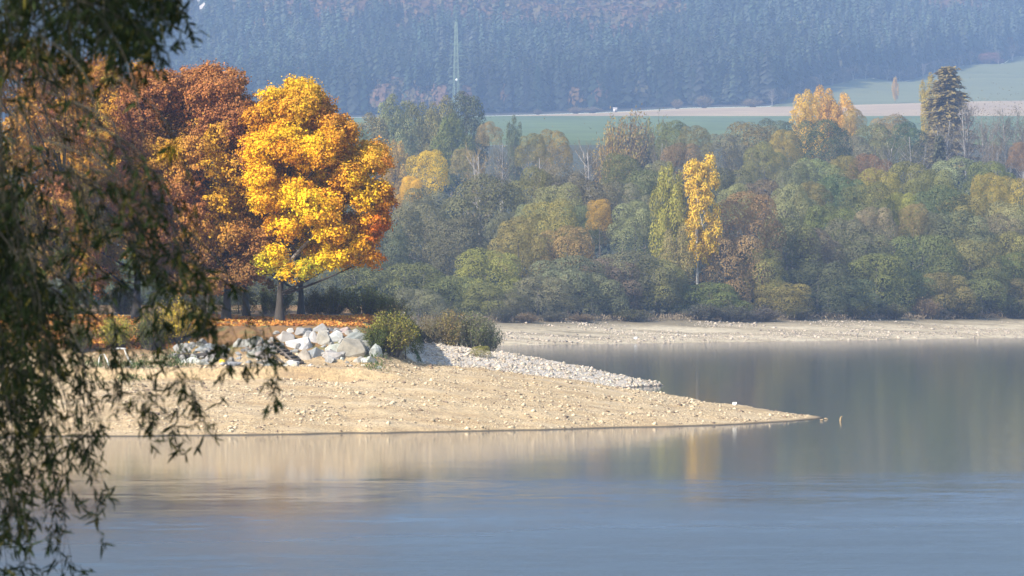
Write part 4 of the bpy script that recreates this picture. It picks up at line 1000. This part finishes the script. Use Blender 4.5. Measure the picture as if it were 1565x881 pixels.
X = rng.uniform(-9, 13, n); Yv = rng.uniform(306, 341, n); z = h_pen(X, Yv); q = z > .03; X, Yv = X[q], Yv[q]; n = len(X)
sz = np.clip(.075 * rng.random(n) ** -.42, .07, .5); tone = np.array([.54, .455, .35]) * rng.uniform(.5, 1.25, (n, 1)) * rng.uniform(.97, 1.03, (n, 3))
stones('gravel', 'pale grey stones covering the farther gravel spit', X, Yv, h_pen, sz, tone)
n = 12000
pxs = rng.uniform(740, 1640, n); d = rng.uniform(.5, 52, n); Yv = shore_far(pxs) + d; X = (pxs - CX) / F * Yv
dens = fbm(X * .09, Yv * .12, 88) + .25 * np.exp(-((d - 9) / 12) ** 2); q = rng.random(n) < sstep(.38, .66, dens); X, Yv = X[q], Yv[q]; n = len(X)
sz = np.clip(.13 * rng.random(n) ** -.4, .12, .7); tone = np.array([.46, .385, .30]) * rng.uniform(.55, 1.25, (n, 1))
stones('gravel', 'pale stones scattered along the far beach', X, Yv, g_far, sz, tone)
# fallen leaves on the terrace
n = 70000
X = rng.uniform(-34, -6.5, n); Yv = 252 + 30 * rng.random(n) ** 1.2; z = h_pen(X, Yv); q = (z > 4.2) & ((Yv > 256.2) | (X < -19.5)) & (rng.random(n) < sstep(.38, .6, fbm(X * .5, Yv * .35, 66)) * .95 + .05); X, Yv, z = X[q], Yv[q], z[q]; n = len(X)
C = np.stack([X, Yv, z + rng.uniform(.02, .14, n)], 1); N = unit(rng.normal(size=(n, 3)) * .55 + np.array([0, -.25, 1]))
tn = np.where(rng.random((n, 1)) < .5, [.52, .22, .05], np.where(rng.random((n, 1)) < .5, [.34, .13, .045], [.54, .33, .08])) * rng.uniform(.7, 1.2, (n, 1))
Vq, Fq = leaf_quads(C, N, rng.uniform(.08, .14, n), .08)
tag(link('fallen_leaves', mesh('fallen_leaves', Vq, Fq, np.repeat(tn, 4, axis=0)), M_LEAF), 'orange fallen leaves carpeting the bank under the maples', 'leaves', kind='stuff')
# grass tufts at the foot of the bushes
CH = []
for px, py, w, n in [(640, 552, 34, 1700), (205, 563, 30, 600), (265, 555, 34, 700), (150, 560, 34, 400), (570, 553, 20, 300), (690, 528, 40, 500), (750, 535, 20, 300)]:
    p = hit_pen(px, py); X = p[0] + rng.normal(size=n) * w * p[1] / F * .5; Yv = p[1] + rng.normal(size=n) * 1.6
    CH.append(np.stack([X, Yv, h_pen(X, Yv) + rng.uniform(.02, .32, n)], 1))
C = np.concatenate(CH); n = len(C)
Vq, Fq = leaf_quads(C, rand_dir(n), rng.uniform(.1, .2, n), .022, np.tile([0, 0, 1.], (n, 1)) + rng.normal(size=(n, 3)) * .45)
tag(link('grass', mesh('grass', Vq, Fq, np.repeat(np.array([.09, .125, .04]) * rng.uniform(.6, 1.4, (n, 1)), 4, axis=0)), M_LEAF), 'green grass tufts at the foot of the bushes on the spit', 'grass', kind='stuff')

# ------------------------------------------------------------------ overhanging willow in front
r = np.random.default_rng(5)
WB = np.array([-5.2, 17.5, 2.6])
o_w = empty('willow_tree', WB); tag(o_w, 'big dark willow hanging its leafy strands across the left of the view', 'tree')
mb = MB(); t = np.linspace(0, 1, 9)
tr = np.stack([.5 * t ** 2, .3 * np.sin(t * 2), t * 6.0], 1); mb.tube(tr, .34 * (1 - .55 * t) + .12 * np.exp(-t * 9), 12)
link('trunk', mb.mesh('front_willow_trunk'), M_BARK, o_w, (.11, .095, .08))
for ex, ey, ez in [(3.6, -.5, 8.2), (2.9, -3.2, 8.6), (4.3, 1.6, 8.4), (1.0, -2.8, 9.0), (-1.5, .6, 9.4), (3.3, -4.6, 7.9), (1.8, 1.5, 9.2)]:
    b = tr[int(r.integers(4, 8))]; e = np.array([ex, ey, ez]); q = np.linspace(0, 1, 9)[:, None]; m_ = (b + e) / 2 + np.array([-.3, 0, 1.3])
    mb = MB(); mb.tube((1 - q) ** 2 * b + 2 * q * (1 - q) * m_ + q * q * e, np.linspace(.13, .02, 9), 7)
    link('limb', mb.mesh('front_willow_limb'), M_BARK, o_w, (.11, .095, .08))
twig = MB(); LC, LN, LA, LS, LT = [], [], [], [], []
def strand(xe, ye, leafy_from, Y, drift, dens=1.0, start=None):
    s = Y / F; n = 36
    if start is None: start = (xe - drift, -230.)
    t = np.linspace(0, 1, n)
    p0 = np.array(start, float); p2 = np.array([xe, ye], float)
    p1 = np.array([p0[0] + (p2[0] - p0[0]) * r.uniform(.55, 1.05), p0[1] + (p2[1] - p0[1]) * r.uniform(.15, .45)])
    pp = (1 - t)[:, None] ** 2 * p0 + 2 * (t * (1 - t))[:, None] * p1 + (t ** 2)[:, None] * p2
    wob = r.normal() * 12; pxx = pp[:, 0] + wob * np.sin(t * np.pi * r.uniform(1, 2.4)) * (1 - t * .4); pyy = pp[:, 1]
    pts = np.stack([(pxx - CX) * s, np.full(n, Y) + np.sin(t * 4 + r.random() * 6) * .12, H + (CY - pyy) * s], 1)
    twig.tube(pts, np.linspace(.0036, .001, n), 4, (.5, .42, .3))
    seg = np.concatenate([[0], np.cumsum(np.linalg.norm(np.diff(pts, axis=0), axis=1))])
    k = max(3, int(seg[-1] / .034 * dens * r.uniform(.7, 1.3)))
    d = np.sort(np.append(r.uniform(0, seg[-1], k), seg[-1])); yy = np.interp(d, seg, pyy)
    patchy = .35 + .65 * (np.sin(d * r.uniform(4, 9) + r.uniform(0, 6)) > -.35)
    keep = r.random(k + 1) < (sstep(leafy_from - 60, leafy_from + 40, yy) * .95 + .02) * patchy
    keep[-1] = True
    for dd in d[keep]:
        o = np.array([np.interp(dd, seg, pts[:, i]) for i in range(3)])
        a = r.uniform(0, 6.28); e = r.uniform(.2, 1.1)
        dr = unit(np.array([math.cos(a) * e, math.sin(a) * e, -r.uniform(.35, 1.0)])); sl = r.uniform(.03, .13)
        q = int(r.integers(4, 9)); f = r.uniform(.1, 1, q)[:, None]
        twig.tube([o, o + dr * sl * .5, o + dr * sl + np.array([0, 0, -.01])], [.0012, .001, .0006], 3, (.5, .42, .3))
        bs = o + dr * sl * f
        ax = unit(dr + r.normal(size=(q, 3)) * .55 + np.array([0, 0, -.35]))
        ln = r.uniform(.020, .041, q)
        LC.append(bs + ax * ln[:, None]); LA.append(ax); LS.append(ln); LN.append(unit(r.normal(size=(q, 3)) + np.array([0, -.4, .3])))
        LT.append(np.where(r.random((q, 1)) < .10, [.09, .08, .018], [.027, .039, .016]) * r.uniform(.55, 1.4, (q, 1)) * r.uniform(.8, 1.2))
for _ in range(46):                                                   # dense left curtain
    x = -45 + 190 * r.random() ** 1.5; strand(x, r.uniform(400, 770) - max(0, x - 60) * 1.1, r.uniform(120, 470) if x < 50 else r.uniform(330, 520), r.uniform(17, 23), r.uniform(20, 110), .95)
for _ in range(18):                                                   # the edge of the crown proper
    x = r.uniform(-60, 45); strand(x, r.uniform(380, 620), 260, r.uniform(16, 22), r.uniform(10, 60), 1.1)
for _ in range(34):                                                   # heavy lower left skirt
    x = -40 + 150 * r.random() ** 1.2; ye = r.uniform(540, 800) - max(0, x - 40) * 1.2; strand(x, ye, r.uniform(380, 480), r.uniform(16, 21), 0, 1.1, (x - r.uniform(20, 90), r.uniform(250, 420)))
for _ in range(17):
    x = r.uniform(50, 235); strand(x, r.uniform(260, 530), r.uniform(100, 380), r.uniform(16, 22), 0, .6, (x - r.uniform(40, 150), r.uniform(-40, 200)))
for _ in range(11):
    x = r.uniform(190, 340); ye = r.uniform(400, 560); strand(x, ye, ye - 150, r.uniform(16, 20), 0, .9, (r.uniform(60, 150), ye - r.uniform(170, 300)))
for _ in range(12):
    x = r.uniform(150, 300); ye = r.uniform(200, 420); strand(x, ye, ye - 70, r.uniform(13, 15), 0, .5, (x - r.uniform(80, 160), ye - r.uniform(120, 220)))
for xe, ye in [(432,612),(418,596),(405,560),(372,560),(350,600),(335,545),(318,500),(300,470),(312,660),(300,640),(275,678),(282,662),(232,668),(226,640),(250,655),(190,600),(182,618),(165,650)]:
    strand(xe, ye, ye - r.uniform(80, 130), r.uniform(16.5, 19.5), 0, 1.1, (xe - r.uniform(110, 200), ye - r.uniform(190, 290)))
for xe, ye, lf in [(178,748,690),(140,800,700),(120,690,560),(105,760,560),(130,722,560),(112,880,740),(100,905,760),(62,900,680),(28,905,700),(8,900,560),(-10,890,560),(45,860,640),(80,820,600),(96,860,720),(150,660,560),(20,820,480),(40,800,500),(60,790,480),(-5,800,450)]:
    strand(xe, ye, lf, r.uniform(16.5, 19.5), 0, 1.0, (xe - r.uniform(60, 140), lf - r.uniform(120, 260)))
for _ in range(64):                                                   # top fringe, nearer and softer
    x = r.uniform(-30, 205); strand(x, r.uniform(15, 150) - max(0, x - 120) * .5, -200, r.uniform(14, 18), r.uniform(10, 60), .95)
for xe, ye in [(285,40),(255,15),(230,45),(215,30),(220,100),(200,60),(190,90),(205,115),(240,95),(275,-5),(275,30),(262,52),(247,80),(232,60),(285,12),(250,30),(225,85),(210,75),(292,-5),(240,20),(265,10)]:
    strand(xe, ye, -200, r.uniform(14.5, 17), 0, 1.4, (xe - r.uniform(50, 130), ye - r.uniform(50, 130)))
# crown outside the picture that shades the strands
nb = 52000
cc = np.array([(-4.6, 13.5, 10.4), (-3.4, 15.5, 11.3), (-6.0, 16.5, 9.6), (-5.2, 12.0, 8.4), (-2.6, 13.0, 11.6), (-4.2, 17.0, 8.2), (-6.6, 13.8, 7.4), (-3.9, 10.5, 9.6)])
kk = r.integers(0, len(cc), nb); c = cc[kk] + rand_dir(nb, r) * (r.random((nb, 1)) ** .4) * np.array([1.55, 1.7, 1.4])
pxc = px_of(c[:, 0], c[:, 1]); pyc = CY - (c[:, 2] - H) / c[:, 1] * F
q = (pxc < -30) | (pyc < -40); c = c[q]; nb = len(c)
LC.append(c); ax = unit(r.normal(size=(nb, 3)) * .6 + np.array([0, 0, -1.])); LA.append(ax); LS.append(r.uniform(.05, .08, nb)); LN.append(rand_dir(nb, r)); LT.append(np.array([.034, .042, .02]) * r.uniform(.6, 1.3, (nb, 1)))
C, A, Ls, N, T_ = (np.concatenate(x) for x in (LC, LA, LS, LN, LT)); n = len(C)
tt = unit(A - (A * N).sum(1, keepdims=True) * N); b = np.cross(N, tt); wd = Ls * np.random.default_rng(3).uniform(.11, .17, n)
L_ = Ls[:, None]; W_ = wd[:, None]
V = np.stack([C - tt * L_, C - tt * L_ * .35 + b * W_, C + tt * L_ * .35 + b * W_ * .8 + N * W_ * .4, C + tt * L_ + N * W_ * .8, C + tt * L_ * .35 - b * W_ * .8 + N * W_ * .4, C - tt * L_ * .35 - b * W_], 1).reshape(-1, 3)
i = np.arange(n)[:, None] * 6
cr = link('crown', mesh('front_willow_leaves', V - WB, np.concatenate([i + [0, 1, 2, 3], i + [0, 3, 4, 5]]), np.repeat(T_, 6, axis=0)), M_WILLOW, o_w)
tm = twig.mesh('front_willow_twigs'); tm.transform(__import__('mathutils').Matrix.Translation(-Vector(WB))); link('twigs', tm, M_BARK, o_w, (.055, .048, .035))

# ------------------------------------------------------------------ air, light, camera
m, nt, out = newmat('haze'); pv = nt.nodes.new('ShaderNodeVolumePrincipled')
pv.inputs['Density'].default_value = .000165; pv.inputs['Color'].default_value = (.42, .61, 1.0, 1); pv.inputs['Anisotropy'].default_value = 0.0
nt.links.new(pv.outputs[0], out.inputs['Volume'])
mb = MB(); x0, x1, y0, y1, z0, z1 = -1600., 1600., -110., 5600., -6.5, 1250.
mb.box(((x0 + x1) / 2, (y0 + y1) / 2, (z0 + z1) / 2), (x1 - x0, y1 - y0, z1 - z0))
tag(link('haze', mb.mesh('haze'), m), 'pale blue autumn haze', 'haze', kind='stuff')

SUN_EL, SUN_AZ = math.radians(35), math.radians(-133)       # azimuth measured from +Y towards +X
to_sun = Vector((math.sin(SUN_AZ) * math.cos(SUN_EL), math.cos(SUN_AZ) * math.cos(SUN_EL), math.sin(SUN_EL)))
sl = bpy.data.lights.new('sun', 'SUN'); sl.energy = 4.6; sl.angle = math.radians(.53); sl.color = (1, .93, .82)
so = bpy.data.objects.new('sun', sl); COL.objects.link(so); so.rotation_euler = (-to_sun).to_track_quat('-Z', 'Y').to_euler(); so.location = to_sun * 50
w = bpy.data.worlds.new('World'); S.world = w; w.use_nodes = True
nt = w.node_tree; bg = nt.nodes['Background']; sky = nt.nodes.new('ShaderNodeTexSky'); sky.sky_type = 'NISHITA'; sky.sun_disc = False
sky.sun_elevation = SUN_EL; sky.sun_rotation = SUN_AZ; sky.air_density = 1.2; sky.dust_density = 1.5
nt.links.new(sky.outputs[0], bg.inputs[0]); bg.inputs[1].default_value = .138

cd = bpy.data.cameras.new('camera'); co = bpy.data.objects.new('camera', cd); COL.objects.link(co)
co.location = (0, 0, H); co.rotation_euler = (math.radians(90), 0, 0)
cd.sensor_width = 36; cd.lens = 36 * F / 1565; cd.clip_start = .5; cd.clip_end = 12000
cd.dof.use_dof = True; cd.dof.focus_distance = 300; cd.dof.aperture_fstop = 11.0
S.camera = co
S.render.engine = 'CYCLES'
S.cycles.use_denoising = True
S.cycles.max_bounces = 6; S.cycles.diffuse_bounces = 2; S.cycles.glossy_bounces = 3; S.cycles.transmission_bounces = 3; S.cycles.volume_bounces = 1; S.cycles.transparent_max_bounces = 4
S.cycles.use_adaptive_sampling = True; S.cycles.adaptive_threshold = .015
S.view_settings.view_transform = 'Standard'; S.view_settings.look = 'None'; S.view_settings.gamma = 1; S.view_settings.exposure = .84
